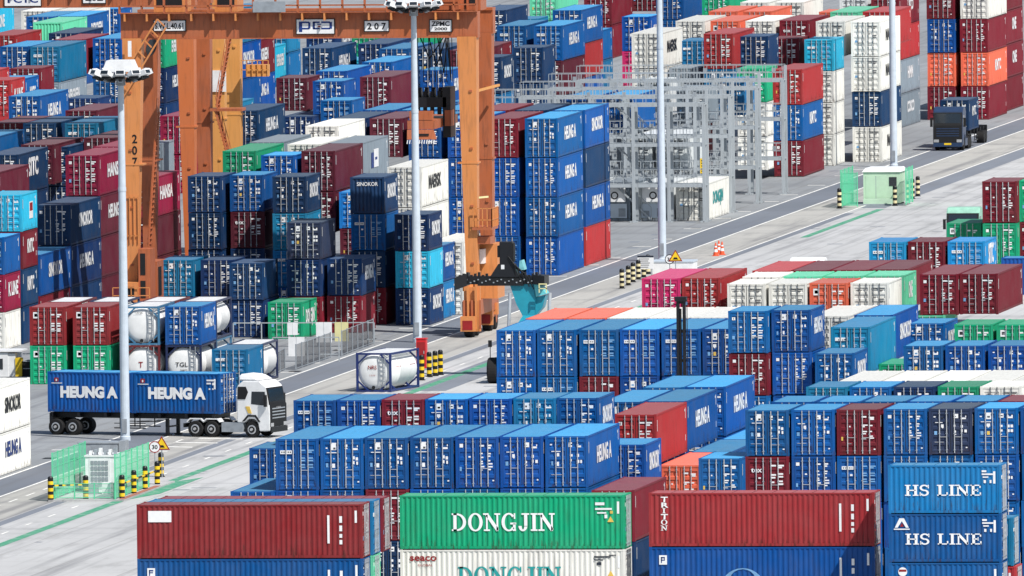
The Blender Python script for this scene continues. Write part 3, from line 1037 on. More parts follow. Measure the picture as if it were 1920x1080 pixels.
mb.prism([(-2.7, 1.85), (-2.45, 2.35), (-2.2, 2.35), (-1.95, 1.85), (-2.1, 1.85), (-2.32, 2.2), (-2.55, 1.85)], yf - .004, yf + .01, DECW)
mb.box(-2.75, -1.9, yf - .004, yf + .01, 1.74, 1.8, DECW)
mb.prism([(-2.42, 1.9), (-2.32, 2.1), (-2.22, 1.9)], yf - .004, yf + .01, LETR)
facing(F4[1], 0, lambda: mb.obj('peak_emblem'))
mb = MB()
mb.lathe([(.24, yf - .004), (.24, yf + .01)], DECW, 'y', 20, (-2.3, 0, 2.1))
mb.box(-2.5, -2.1, yf - .008, yf - .004, 2.1, 2.22, LETR)
mb.box(-2.6, -2.0, yf - .004, yf + .01, 1.74, 1.8, DECW)
facing(F4[2], 0, lambda: mb.obj('round_emblem'))
# red box end just right of the lowest short one
Q = at(1665, 872, 10.38)
container('r', 20, 'S', (Q.x + 3.029 + .45, Q.y + CW * 1.5 + .1, 2.2), R(90), 'red crosswise container end peeking out behind the short blue stack', g)
container('l', 20, 'S', (Q.x + 3.029 + .3, Q.y + CW * 1.5 + .1, 4.82), R(90), 'pale blue crosswise container end behind the second white lettered box', g)

# white pair at the photo's left edge: two forty-foot boxes by the lane
P = at(0, 893, 0)
for t, hk, z, lab in (('wA', 'S', .005, 'white container with faint blue lettering at the bottom of the pair by the lane'), ('wK', 'H', 2.61, 'white container with faint dark lettering on top of the pair by the lane')):
    container(t, 40, hk, (1.7 - CW / 2, -209.7 - 6.096, z), 0, lab, 'white containers beside the lane')
P = at(1877, 483, 6)
container('b', 20, 'S', (P.x + 3.03, P.y + 1.3, 3.4), R(90), 'blue crosswise container standing below the far green boxes', 'containers at far side of bright blue row')

# ------------------------------------------------------------------ ground and markings
def ground_mat(name, rgb, var=(.82, 1.08), joints=True, dark=0.25):
    M, t, b = mat_base(name, 0.85, 0, 0.25)
    ge = N(t, 'ShaderNodeNewGeometry')
    pos = ge.outputs['Position']
    mp = N(t, 'ShaderNodeMapping')
    mp.inputs['Scale'].default_value = (1, .16, 1)
    t.links.new(pos, mp.inputs['Vector'])
    big = noise(t, pos, .035, 4)
    st = noise(t, mp.outputs[0], .5, 6, .65)
    fine = noise(t, pos, 1.3, 5, .65)
    mp2 = N(t, 'ShaderNodeMapping')
    mp2.inputs['Scale'].default_value = (1.3, .02, 1)
    mp2.inputs['Rotation'].default_value = (0, 0, .03)
    t.links.new(pos, mp2.inputs['Vector'])
    trk = noise(t, mp2.outputs[0], .8, 4, .6)
    mp3 = N(t, 'ShaderNodeMapping')
    mp3.inputs['Scale'].default_value = (.05, .5, 1)
    mp3.inputs['Rotation'].default_value = (0, 0, .4)
    t.links.new(pos, mp3.inputs['Vector'])
    trn = noise(t, mp3.outputs[0], .35, 4, .6)
    c = srgb(*rgb)
    lo = tuple(v * var[0] for v in c[:3]) + (1,)
    hi = tuple(v * var[1] for v in c[:3]) + (1,)
    col = ramp(t, big, .3, lo, .7, hi)
    col = mix(t, ramp(t, st, .52, G4(0), .74, G4(dark * 1.6)), col, srgb(112, 112, 112))
    col = mix(t, ramp(t, trk, .52, G4(0), .68, G4(dark * 1.5)), col, srgb(96, 98, 104))
    col = mix(t, ramp(t, trn, .54, G4(0), .7, G4(dark * 1.1)), col, srgb(104, 106, 112))
    col = mix(t, ramp(t, fine, .58, G4(0), .8, G4(dark)), col, srgb(120, 118, 112))
    if joints:
        br = N(t, 'ShaderNodeTexBrick')
        br.offset = 0
        br.inputs['Color1'].default_value = G4(0)
        br.inputs['Color2'].default_value = G4(0)
        br.inputs['Mortar'].default_value = G4(1)
        br.inputs['Scale'].default_value = .11
        br.inputs['Mortar Size'].default_value = .006
        br.inputs['Brick Width'].default_value = .55
        br.inputs['Row Height'].default_value = 1.1
        t.links.new(pos, br.inputs['Vector'])
        mm = N(t, 'ShaderNodeMath', operation='MULTIPLY')
        mm.inputs[1].default_value = .35
        t.links.new(br.outputs['Color'], mm.inputs[0])
        col = mix(t, mm.outputs[0], col, srgb(110, 108, 104))
    t.links.new(col, b.inputs['Base Color'])
    return M


def worn_paint(name, rgb, under):
    M, t, b = mat_base(name, 0.7, 0, 0.3)
    ge = N(t, 'ShaderNodeNewGeometry')
    n1 = noise(t, ge.outputs['Position'], 1.1, 6, .7)
    t.links.new(mix(t, ramp(t, n1, .5, G4(0), .68, G4(.8)), srgb(*rgb), srgb(*under)), b.inputs['Base Color'])
    return M


GROUND = ground_mat('concrete_yard', (186, 187, 188), dark=.3)
YARD = ground_mat('container_block_pavement', (142, 146, 150), (.8, 1.1), True, .35)
LANE = ground_mat('asphalt_lane', (112, 118, 128), (.82, 1.12), False, .22)
BEIGE = ground_mat('runway_concrete', (174, 173, 169), (.84, 1.06), True, .36)
LINEW = worn_paint('worn_white_paint', (232, 232, 228), (170, 170, 168))
LINEG = worn_paint('worn_green_paint', (74, 148, 118), (160, 172, 166))
PATCH = ground_mat('dark_patch', (122, 128, 138), (.85, 1.1), False, .2)
_z = [0.0]


def sheet(name, x0, x1, y0, y1, level, M, kind='structure'):
    mb = MB()
    z = level * .004
    n = max(1, int((y1 - y0) / 60))
    for k in range(n):
        a, b = y0 + (y1 - y0) * k / n, y0 + (y1 - y0) * (k + 1) / n
        mb.face([(x0, a, z), (x1, a, z), (x1, b, z), (x0, b, z)], M)
    return tag(mb.obj(name), kind=kind)


sheet('ground', -4000, 4000, -4000, 6000, 0, GROUND)
sheet('block_pavement', -160, 2.1, -420, 700, 1, YARD)
sheet('crane_runway', 5.35, 9.4, -420, 700, 1, BEIGE)
sheet('truck_lane', 2.1, 5.35, -420, 700, 2, LANE)
sheet('dark_strip', 9.55, 10.25, -420, 110, 1, PATCH)
sheet('side_lane', 9.6, 11.6, 118, 420, 1, PATCH)
mb = MB()
for x in (2.1, 5.2):
    mb.face([(x, -420, .012), (x + .17, -420, .012), (x + .17, 700, .012), (x, 700, .012)], LINEW)
for x in (6.7,):
    for k in range(0, 24):
        y = -300 + k * 6
        mb.face([(x, y, .012), (x + .15, y, .012), (x + .15, y + 3, .012), (x, y + 3, .012)], LINEW)
for k in range(0, 40):
    y = -300 + k * 8
    mb.face([(11.6, y, .012), (11.75, y, .012), (11.75, y + 2.4, .012), (11.6, y + 2.4, .012)], LINEW)
mb.face([(9.4, 20, .012), (9.55, 20, .012), (9.55, 420, .012), (9.4, 420, .012)], LINEW)
for k in range(30):
    y = -210 + k * 14 + (k * 37 % 5)
    mb.face([(.2, y, .012), (1.6, y, .012), (1.6, y + .5, .012), (.2, y + .5, .012)], LINEW)
# hatching by the turning truck
for k in range(5):
    mb.face([(4.0 + k * .9, -199 + k * 4.2, .012), (7.0 + k * .9, -200 + k * 4.2, .012), (7.0 + k * .9, -199.3 + k * 4.2, .012), (4.0 + k * .9, -198.3 + k * 4.2, .012)], LINEW)
tag(mb.obj('road_markings'), kind='structure')
mb = MB()
mb.face([(13.05, -420, .008), (13.7, -420, .008), (13.7, -20, .008), (13.05, -20, .008)], LINEG)
mb.face([(13.3, -246, .010), (14.7, -238, .010), (14.7, -222, .010), (13.7, -226, .010)], LINEG)
mb.face([(11.2, 72, .008), (11.8, 72, .008), (11.8, 116, .008), (11.2, 116, .008)], LINEG)
mb.face([(12.6, -130, .006), (15.4, -130, .006), (15.4, -90, .006), (12.6, -90, .006)], PATCH)
tag(mb.obj('green_walkway_line'), kind='structure')
RR = random.Random(5)
mb = MB()
for k in range(60):
    x, y = RR.uniform(6, 30), RR.uniform(-300, 160)
    w, l = RR.uniform(.06, .3), RR.uniform(.5, 3)
    mb.face([(x, y, .005), (x + l * .5, y, .005), (x + l * .5 + .1, y + w * 3, .005), (x, y + w * 3, .005)], PATCH)
for k in range(50):
    x, y = RR.uniform(-1.5, 1.8), RR.uniform(-240, 300)
    mb.face([(x, y, .009), (x + .8, y, .009), (x + .8, y + 1.4, .009), (x, y + 1.4, .009)], DARK if k % 4 == 0 else PATCH)
tag(mb.obj('pavement_patches'), kind='structure')


# ------------------------------------------------------------------ light masts
def lamp_mast(px, py, label, hgt=23.6):
    P = at(px, py)
    r = thing('light_mast', label, 'light mast', P, 0, 'tall light masts along the lane')
    mb = MB()
    prof = [(.34, 0), (.34, .25), (.30, .3), (.285, 8), (.24, 16), (.19, hgt - .9)]
    mb.lathe(prof, CONC, 'z', 16)
    o = mb.obj('pole', r, smooth=False)
    mb = MB()
    for z in (8, 16):
        mb.lathe([(.31 - z * .003, z - .12), (.31 - z * .003, z + .12)], CONC, 'z', 16)
    mb.obj('joint_collar', r)
    mb = MB()
    mb.box(-.16, .16, -.34, -.26, .5, 1.4, GREYP)
    mb.obj('access_door', r)
    mb = MB()
    mb.prism([(-1.05, hgt - .1), (1.05, hgt - .1), (1.0, hgt + .1), (.78, hgt + .62), (-.78, hgt + .62), (-1.0, hgt + .1)], -.8, .8, WHITEP)
    mb.obj('head_cover', r)
    mb = MB()
    mb.lathe([(1.5, hgt - .42), (1.6, hgt - .42), (1.6, hgt - .34), (1.5, hgt - .34)], GREYP, 'z', 24)
    for k in range(6):
        a = k * math.pi / 3
        mb.bar((0, 0, hgt - .38), (1.55 * math.cos(a), 1.55 * math.sin(a), hgt - .38), .08, GREYP)
    mb.tube((0, 0, hgt - 1), (0, 0, hgt), .3, .3, GREYP, 12)
    mb.obj('lamp_ring', r)
    for k in range(12):
        a = k * math.pi / 6 + .15
        mb = MB()
        T = Matrix.Rotation(a, 4, 'Z') @ Matrix.Translation((1.7, 0, hgt - .22)) @ Matrix.Rotation(R(-24), 4, 'Y')
        mb.box(-.28, .34, -.3, .3, -.14, .16, WHITEP, T)
        mb.box(.34, .36, -.25, .25, -.1, .12, GLASS, T)
        mb.box(-.34, -.28, -.12, .12, -.08, .1, DARK, T)
        mb.box(-.1, .0, -.34, .34, -.3, -.14, DARK, T)
        mb.box(-.5, -.1, -.1, .1, -.3, .05, DARK, T)
        mb.box(-.9, -.55, -.16, .16, -.22, -.02, GREYP if k % 2 else DARK, T)
        mb.obj('floodlight', r)
    return r


lamp_mast(235, 826, 'light mast with white lamp ring standing behind green substation fence')
lamp_mast(783, 642, 'light mast standing beside red cabinet and tank container')
lamp_mast(1242, 491, 'light mast standing beside warning signs, rack behind it')
lamp_mast(1676, 314, 'light mast standing behind far cream substation')


# ------------------------------------------------------------------ gantry cranes
def stair(mb, a, b, w, M, n, rail=True):
    a, b = Vector(a), Vector(b)
    side = Vector((0, 1, 0)) * w / 2
    for s in (-1, 1):
        mb.bar(a + side * s, b + side * s, .07, M, .13)
        if rail:
            mb.bar(a + side * s + Vector((0, 0, 1)), b + side * s + Vector((0, 0, 1)), .045, M)
            for k in range(0, n, 3):
                q = a.lerp(b, k / n) + side * s
                mb.bar(q, q + Vector((0, 0, 1)), .05, M)
    for k in range(n):
        q = a.lerp(b, (k + .5) / n)
        mb.box(q.x - .12, q.x + .12, q.y - w / 2, q.y + w / 2, q.z - .03, q.z + .03, M)


def railing(mb, a, b, M, h=1.05, step=1.5, w=.06):
    a, b = Vector(a), Vector(b)
    up = Vector((0, 0, 1))
    n = max(1, round((b - a).length / step))
    for z in (.5, h):
        mb.bar(a + up * z, b + up * z, w, M)
    for k in range(n + 1):
        q = a.lerp(b, k / n)
        mb.bar(q, q + up * h, w, M, up=(0, 1, 0))


def gantry(X0, X1, Y, label, legs='all', front=None, rear=None, ztop=22.4, zbot=20.85, detail=True, girder_x0=None):
    front, rear = front or ORANGEL, rear or ORANGE
    cx = (X0 + X1) / 2
    r = thing('gantry_crane', label, 'gantry crane', (cx, Y, 0), 0, 'rubber tyred gantry cranes')
    h = (X1 - X0) / 2
    D = 7.0
    for sy, M in ((0, front), (D, rear)):
        for sx in (-1, 1):
            if legs == 'right' and sx < 0:
                continue
            mb = MB()
            o = sx * h
            i0 = sx * (h - .82)
            i1 = sx * (h - 1.36)
            ob = sx * (h - .12)
            p = []
            for z, (u, v), dy in ((1.7, (ob, i0), .5), (zbot, (o, i1), .62)):
                a, b = sorted((u, v))
                p += [(a, sy - dy * 0, z), (b, sy - dy * 0, z), (a, sy + dy * 2, z), (b, sy + dy * 2, z)]
            mb.hexa(p, M)
            mb.box(min(o, i1) - .03, max(o, i1) + .03, sy - .03, sy + 1.27, 12.0, 12.12, M)
            g = mb.obj('leg', r)
            mb = MB()
            xx = sx * (h - .82) + (.0 if sx > 0 else 0)
            # edge stiffener and brackets
            for z in (5, 9, 13, 17):
                mb.box(min(ob, i0) + .3, max(ob, i0) - .2, sy - .09, sy - .002, z, z + .14, rear)
            mb.obj('bracket', g)
    gx0 = girder_x0 if girder_x0 is not None else -h - .1
    for sy in (.1, D + .1):
        mb = MB()
        mb.box(gx0, h + .1, sy, sy + 1.1, zbot + .004, ztop, rear)
        mb.box(gx0, h + .1, sy - .12, sy + 1.25, ztop + .003, ztop + .18, rear)
        mb.box(gx0, h + .1, sy - .05, sy + 1.15, zbot - .08, zbot, rear)
        n = 14
        for k in range(n):
            x = gx0 + (h - gx0) * (k + .5) / n
            mb.box(x - .03, x + .03, sy - .03, sy, zbot, ztop, rear)
        mb.obj('girder', r)
    mb = MB()
    for y in (-.5, -.1):
        railing(mb, (gx0, y, ztop + .2), (h + .1, y, ztop + .2), rear, 1.1, 1.55, .09)
    mb.box(gx0, h + .1, -.52, .1, ztop + .182, ztop + .24, rear)
    for k in range(16):
        x = gx0 + (h - gx0) * (k + .2) / 16
        mb.box(x, x + .12, -.5, -.02, ztop - .35, ztop + .18, front)
    mb.obj('walkway', r)
    for sx in (-1, 1):
        if legs == 'right' and sx < 0:
            continue
        mb = MB()
        xo = sx * (h - .5)
        mb.box(xo - .45, xo + .45, -1.6, D + 2.2, 1.45, 2.5, rear)
        mb.obj('sill_beam', r)
        for y in (-.2, D + 1.0):
            mb = MB()
            mb.box(xo - .35, xo + .35, y - 1.5, y + 1.5, .95, 1.448, rear)
            mb.box(xo - .6, xo + .6, y - .3, y + .3, 1.1, 1.9, front)
            mb.box(xo - .5, xo + .5, y - 2.0, y - 1.6, .45, 1.5, front)
            mb.box(xo - .35, xo + .35, y - 2.02, y - 2.0, .55, 1.2, LETR)
            b = mb.obj('bogie', r)
            for yy in (-.95, .95):
                mb = MB()
                mb.lathe([(.35, -.32), (.75, -.32), (.8, -.22), (.8, .22), (.75, .32), (.35, .32)], RUBBER, 'x', 24, (xo, y + yy, .8))
                mb.lathe([(.34, -.34), (.34, .34)], rear, 'x', 16, (xo, y + yy, .8))
                mb.obj('wheel', b)
    if not detail:
        return r
    # machinery on the sills
    mb = MB()
    a = h - .5
    mb.box(-a - .7, -a + 1.5, 1.6, 5.4, 2.52, 5.2, rear)
    mb.box(-a - .6, -a + .6, -1.5, -.1, 2.52, 3.9, front)
    mb.box(-a - .2, -a + .4, -1.53, -1.5, 2.8, 3.6, DARK)
    mb.box(-a + 1.5, -a + 1.54, 2.0, 3.2, 2.8, 4.8, DARK)
    mb.box(-a + .6, -a + 1.45, -.9, 1.2, 2.52, 6.2, rear)
    mb.box(-a + .75, -a + 1.1, -.93, -.9, 4.4, 5.9, DARK)
    mb.box(-a + .75, -a + 1.1, -.93, -.9, 2.8, 4.0, DARK)
    railing(mb, (-a - 1.1, -1.6, 2.5), (-a + 1.5, -1.6, 2.5), front)
    railing(mb, (-a - .4, -.1, 6.6), (-a + .5, -.1, 6.6), front, 3.2, .3)
    mb.obj('engine_house', r)
    mb = MB()
    q = onY(284, 88, Y + D - .04)
    q2 = onY(298, 70, Y + D - .04)
    e = []
    for k in range(20):
        t = 2 * math.pi * k / 20
        u, v = .34 * math.cos(t), .62 * math.sin(t)
        e.append((q.x - cx + u + v * .3, q.z + v - u * .3))
    mb.prism(e, D - .045, D - .005, GLASS)
    mb.obj('access_hole', r)
    mb = MB()
    mb.box(a - .1, a + 1.5, 2.0, 5.2, 2.52, 6.3, front)
    mb.box(a - .05, a + .7, 1.0, 2.0, 5.0, 6.0, WHITEP)
    mb.box(a - .35, a + .55, -1.45, -.2, 2.52, 3.5, front)
    mb.lathe([(.42, 0), (.42, 1.0)], front, 'z', 16, (a - .1, -.9, 3.2))
    for k in range(5):
        mb.bar((a - .3 + k * .28, -1.7, .6), (a - .3 + k * .28, -1.7, 2.6 + (k % 2)), .14, front if k % 2 else rear)
    mb.box(a + .4, a + .75, -1.2, -.8, .4, 4.6, front)
    mb.obj('cable_reel_cabinet', r)
    mb = MB()
    mb.box(a + .1, a + 1.5, -.3, 2.6, 7.4, 7.6, rear)
    railing(mb, (a + .2, -.3, 7.6), (a + 1.5, -.3, 7.6), front, 1.3, .35)
    railing(mb, (a + 1.5, -.3, 7.6), (a + 1.5, 2.6, 7.6), front, 1.3, .35)
    mb.box(a + .1, a + 1.3, .2, 2.3, 6.4, 6.9, rear)
    mb.obj('stair_landing', r)
    mb = MB()
    stair(mb, (-a + .7, 3.2, 6.2), (-a + 1.2, 4.6, 15.5), .8, rear, 26)
    mb.tube((a - .15, 1.4, 2.5), (a - .15, 1.4, 21), .09, .09, front, 8)
    mb.bar((a + .25, .4, 17.0), (a + 1.1, 6.2, 17.2), .16, ORANGEP)
    mb.bar((a + .2, .4, 9.6), (a + .85, 2.2, 9.6), .12, CREAM)
    mb.obj('ladder', r)
    mb = MB()
    A = Vector((-h - .2, -.5, 17.8))
    B = Vector((-h + 2.6, -.5, 22.2))
    for k in range(7):
        q = A.lerp(B, k / 6)
        mb.bar(q, q + Vector((.5, 0, -.5)), .09, front)
    mb.bar(A, B, .11, front)
    mb.bar(A + Vector((.6, 0, -.6)), B + Vector((.6, 0, -.6)), .11, front)
    mb.box(-h + .5, -h + .75, -.55, -.5, 19.6, 20.7, WHITEP)
    mb.obj('stair_guard', r)
    # things on the top deck
    for x, w, z, M in ((-a + 1.5, 2.2, 2.6, front), (-a + 5.8, 1.6, 1.9, front), (a - 3.2, 2.6, 2.2, rear), (a - .4, 1.0, 2.6, rear)):
        mb = MB()
        mb.box(x, x + w, 1.6, 4.2, ztop + .2, ztop + z, M)
        mb.box(x + .2, x + w - .2, 1.56, 1.6, ztop + .6, ztop + z - .5, DARK)
        mb.obj('deck_cabinet', r)
    mb = MB()
    mb.box(-a + 8.9, -a + 11.2, -.88, -.84, ztop + .25, ztop + 1.0, GREYP)
    mb.obj('deck_panel', r)
    # trolley, ropes and spreader
    sx = onY(816, 200, Y + 3.6)
    x0 = sx.x - cx
    zs = onY(816, 240, Y + 3.6).z
    mb = MB()
    mb.box(x0 - 2.2, x0 + 2.2, .2, D + .9, ztop + .3, ztop + 1.3, rear)
    mb.box(x0 - 1.6, x0 + 1.6, 1.6, 5.8, ztop + 1.302, ztop + 2.9, front)
    mb.obj('trolley', r)
    mb = MB()
    for k in range(9):
        xx = x0 - 1.0 + k * .25
        yy = 2.6 + (k % 3) * 1.1
        mb.tube((xx * 1.0 + (k - 4) * .02, yy, zs + 3.2), (xx, yy, ztop + .3), .03, .03, DARK, 6, False)
    for k in range(4):
        pts = [Vector((x0 - 1.1 + .7 * k, 2.4, ztop - 1.0)), Vector((x0 - .2 + .5 * k, 2.6, ztop - 3.2 - .5 * k)), Vector((x0 + 1.1, 2.8, ztop - 1.2))]
        for p, q in zip(pts, pts[1:]):
            mb.tube(p, q, .045, .045, DARK, 6, False)
    mb.obj('hoist_rope', r)
    mb = MB()
    mb.box(x0 - 1.1, x0 + 1.0, 2.2, 5.4, zs + 1.5, zs + 2.2, BLACKP)
    for k in range(5):
        mb.lathe([(.42, -.12), (.42, .12)], BLACKP, 'x', 16, (x0 - .95 + k * .48, 3.0, zs + 2.45))
        mb.box(x0 - 1.15 + k * .5, x0 - .9 + k * .5, 2.3, 2.6, zs + 1.0, zs + 2.6, DARK)
    mb.box(x0 + .75, x0 + 1.3, 2.2, 4.4, zs - .6, zs + 2.9, BLACKP)
    mb.box(x0 + .9, x0 + 1.35, 2.1, 3.4, zs + .2, zs + 1.3, ORANGE)
    mb.obj('head_block', r)
    mb = MB()
    mb.box(x0 - 1.15, x0 + .75, -1.6, 9.0, zs + .15, zs + .75, ORANGE)
    mb.box(x0 - 1.0, x0 + .6, -1.62, -1.0, zs + .8, zs + 1.4, ORANGE)
    mb.hexa([(x0 - 1.15, -1.9, zs - .55), (x0 + .85, -1.9, zs - .55), (x0 - 1.15, -1.3, zs - .55), (x0 + .85, -1.3, zs - .55),
             (x0 - 1.15, -1.75, zs + .12), (x0 + .65, -1.75, zs + .12), (x0 - 1.15, -1.3, zs + .12), (x0 + .65, -1.3, zs + .12)], ORANGE)
    for k in range(12):
        mb.bar((x0 - 1.1 + k * .17, -1.85, zs - .58), (x0 - 1.15 + k * .17, -1.85, zs - .85), .06, LETW)
    mb.box(x0 - .6, x0 + .4, -1.91, -1.90, zs - .3, zs - .15, DARK)
    mb.obj('spreader', r)
    return r


def board(r, px0, px1, py0, py1, Y, txts, M=DECW, rim=LETK):
    """sign board on the crane's front girder; pixel extents give its real place and size"""
    A = onY(px0, py1, Y)
    B = onY(px1, py0, Y)
    ox, oy = r.location.x, r.location.y
    x0, x1, z0, z1 = A.x - ox, B.x - ox, (A.z + onY(px1, py1, Y).z) / 2, (B.z + onY(px0, py0, Y).z) / 2
    yl = Y - oy
    mb = MB()
    mb.box(x0 - .06, x1 + .06, yl, yl + .1, z0 - .06, z1 + .06, rim)
    mb.box(x0, x1, yl - .012, yl, z0, z1, M)
    o = mb.obj('sign_board', r)
    w, h = x1 - x0, z1 - z0
    for (t, fx, fz, fh, fw, MM) in txts:
        lettering(t, o, MM, x0 + w * fx, yl - .02, z0 + h * fz, h * fh, w * fw, bold=.04)
    return o, x0, x1, z0, z1, yl


K = gantry(-17.45, 7.5, -64, 'orange gantry crane numbered 207 with spreader hanging between its legs')
YF = -64.0
board(K, 289, 347, 39, 57.5, YF, [('S.W.L.40.61', .5, .2, .6, .92, LETK)])
o, x0, x1, z0, z1, yl = board(K, 556.5, 626, 36.5, 63, YF, [])
mb = MB()
w, h = x1 - x0, z1 - z0


def pr(a, b, c, d, M, dy=.0):
    mb.box(x0 + w * a, x0 + w * b, yl - .022 - dy, yl - .014 - dy, z0 + h * c, z0 + h * d, M)


pr(.06, .15, .12, .86, LETB)
pr(.15, .34, .74, .86, LETB)
pr(.15, .34, .30, .42, LETB)
pr(.31, .37, .36, .80, LETB)
pr(.43, .49, .32, .84, LETB)
pr(.45, .62, .74, .86, LETB)
pr(.45, .62, .30, .42, LETB)
pr(.66, .90, .74, .86, LETB)
pr(.66, .90, .30, .42, LETB)
pr(.88, .95, .34, .82, LETB)
pr(.55, .66, .62, .70, LETB, .002)
pr(.57, .64, .46, .56, LETR, .002)
mb.obj('port_logo', o)
board(K, 684, 728, 39.5, 58, YF, [('2 0 7', .5, .17, .66, .8, LETK)])
board(K, 806.5, 846, 38, 59, YF, [('ZPMC', .5, .5, .42, .86, LETK), ('2000', .5, .12, .25, .62, LETK)])
for k, ch in enumerate('207'):
    p = onY(252.5, 268 + k * 21.5, YF - .02)
    lettering(ch, K, LETK, p.x - K.location.x, -.02, p.z, .6, .36, bold=.03, name='leg_number')
for (px, py) in ((652, 50), (760, 47), (432, 33), (826, 45)):
    pass

Y2 = at(110, 12.5, 20.85).y
X2 = onY(365, 200, Y2).x
K2 = gantry(X2 - 23.7, X2, Y2, 'orange gantry crane numbered 202 standing behind, stairs on its leg', front=paint_mat('crane_tan', .42, wear=.6, fixed=srgb(196, 110, 62)), detail=False)
board(K2, 156, 197, -22, 5.5, Y2, [('202', .5, .17, .66, .8, LETK)])
board(K2, 9, 76, -14, 11, Y2, [('PCTC', .5, .25, .5, .85, LETB)])
mb = MB()
hh = 23.7 / 2
stair(mb, (hh + .5, 7.0, 13.2), (hh + 1.9, 7.4, 20.8), .9, ORANGE, 22)
stair(mb, (hh + 1.9, 7.2, 7.0), (hh + .4, 7.0, 13.0), .9, ORANGE, 20)
mb.box(hh + .0, hh + 2.4, 6.4, 8.2, 12.9, 13.1, ORANGE)
mb.box(hh + .0, hh + 3.2, 6.4, 8.2, 6.8, 7.0, ORANGE)
railing(mb, (hh + 1.4, 6.4, 7.0), (hh + 3.2, 6.4, 7.0), ORANGE)
mb.obj('stair_tower', K2)
d = ray(421, 120)
t_ = (X2 - CAM.x) / d.x
Y3 = (CAM + d * t_).y
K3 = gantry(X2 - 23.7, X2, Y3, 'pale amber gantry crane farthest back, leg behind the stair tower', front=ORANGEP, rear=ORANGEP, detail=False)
mb = MB()
mb.box(hh - .95, hh + .1, -.12, -.01, onY(405, 172, Y3).z, onY(405, 132, Y3).z, WHITEP)
mb.box(hh + .6, hh + 2.2, 5.8, 7.0, onY(430, 150, Y3).z, onY(430, 128, Y3).z, ORANGEP)
railing(mb, (hh + .3, 5.7, onY(430, 150, Y3).z), (hh + 2.3, 5.7, onY(430, 150, Y3).z), ORANGEP, 1.2, .4)
mb.obj('cable_cabinet', K3)

# ------------------------------------------------------------------ reefer racks (steel galleries)
def rack(Y, label, X0=-16.2, X1=.35, H=9.15, stairs=True, levels=(2.85, 6.0, 9.1)):
    r = thing('reefer_rack', label, 'steel rack', (0, Y, 0), 0, 'reefer racks in the block')
    n = 6
    D = 1.7
    for k in range(n + 1):
        x = X0 + (X1 - X0) * k / n
        for y in (0, D):
            mb = MB()
            mb.box(x - .12, x + .12, y - .12, y + .12, .004, H + (1.1 if k in (n,) and y else 0), RACKP)
            mb.box(x - .3, x + .3, y - .3, y + .3, .003, .12, RACKP)
            mb.obj('post', r)
    for z in levels:
        mb = MB()
        for y in (0, D):
            mb.bar((X0, y, z), (X1, y, z), .16, RACKP, .26)
        for k in range(n * 3 + 1):
            x = X0 + (X1 - X0) * k / (n * 3)
            mb.bar((x, .08, z), (x, D - .08, z), .08, RACKP)
        mb.box(X0, X1, .5, D - .5, z + .14, z + .16, RACKP)
        mb.obj('deck', r)
        mb = MB()
        for y in (0, D):
            railing(mb, (X0, y, z + .13), (X1, y, z + .13), RACKP, 1.1, .8, .042)
        mb.obj('handrail', r)
    if stairs:
        for j, (a, b) in enumerate(zip((0,) + levels[:-1], levels)):
            for xs in (X0 + 9.2,):
                mb = MB()
                xa, xb = (xs + 2.9, xs) if True else (xs, xs + 2.9)
                stair(mb, (xa, D + .55, a + .1), (xb, D + .55, b + .1), .7, RACKP, 12)
                mb.obj('stair', r)
    for z in levels:
        for k in range(n):
            x = X0 + (X1 - X0) * (k + .62) / n
            mb = MB()
            mb.box(x, x + .25, D - .3, D - .15, z + .55, z + .95, GREYP)
            mb.obj('socket_box', r)
    return r


for Yr, lb in ((96.5, 'pale steel reefer rack nearest the road bend, reefers under it'), (111, 'pale steel reefer rack second back, standing behind the first'), (126, 'pale steel reefer rack third back with open bay at road end'),
               (141, 'pale steel reefer rack farthest back, last post beside red stack')):
    rack(Yr, lb, stairs=Yr == 96.5)
mb = MB()
P = onY(1318, 310, 101)
mb.box(P.x - .22, P.x + .22, 101, 101.08, onY(1318, 325, 101).z, onY(1318, 297, 101).z, YEL)
s_ = tag(mb.obj('warning_board'), 'narrow yellow board with dark strokes hung on the reefer rack', 'sign')
mb = MB()
for k in range(5):
    z = onY(1318, 322 - k * 5, 101).z
    mb.box(P.x - .12, P.x + .12, 100.985, 100.995, z, z + .08, LETK)
mb.obj('strokes', s_)


def reefer(px, py, zt, hk, loc, label, side=None):
    o = container('w' + (side or ''), 40, hk, loc, 0, label, 'reefers in the rack')
    return o


def machinery(o, H=2.896):
    """front cooling unit of a reefer: recessed fan and grille on the -y end"""
    y = -6.096 - .02
    mb = MB()
    mb.box(-.95, .95, y - .03, y + .02, .25, 1.35, CONC)
    mb.box(-.8, -.3, y - .05, y - .03, .4, .8, GREYP)
    mb.box(.3, .85, y - .05, y - .03, .35, 1.0, GREYP)
    mb.box(-.85, .85, y - .045, y - .02, 1.5, 2.6, WHITEP)
    mb.lathe([(.3, y - .06), (.3, y - .045)], DARK, 'y', 18, (0, 0, 2.0))
    mb.lathe([(.2, y - .064), (.2, y - .06)], WHITEP, 'y', 18, (0, 0, 2.0))
    mb.obj('cooling_unit', o)


for i, (px, lb, code) in enumerate(((1268, 'white reefer container with faint teal lettering at the rack road end', 'wD'), (1196, 'white reefer container with round fan, second from road end of rack', 'e!'),
                                    (1124, 'grey reefer container with round fan behind lamp mast', 'y!'), (1052, 'off-white reefer container hidden partly by blue stack', 'e!'))):
    P = onY(px, 420, 98.6)
    o = container(code, 40, 'H', (P.x + CW / 2, 98.6 + 6.096, .005), 0, lb, 'reefers in the rack')
    if i:
        machinery(o)
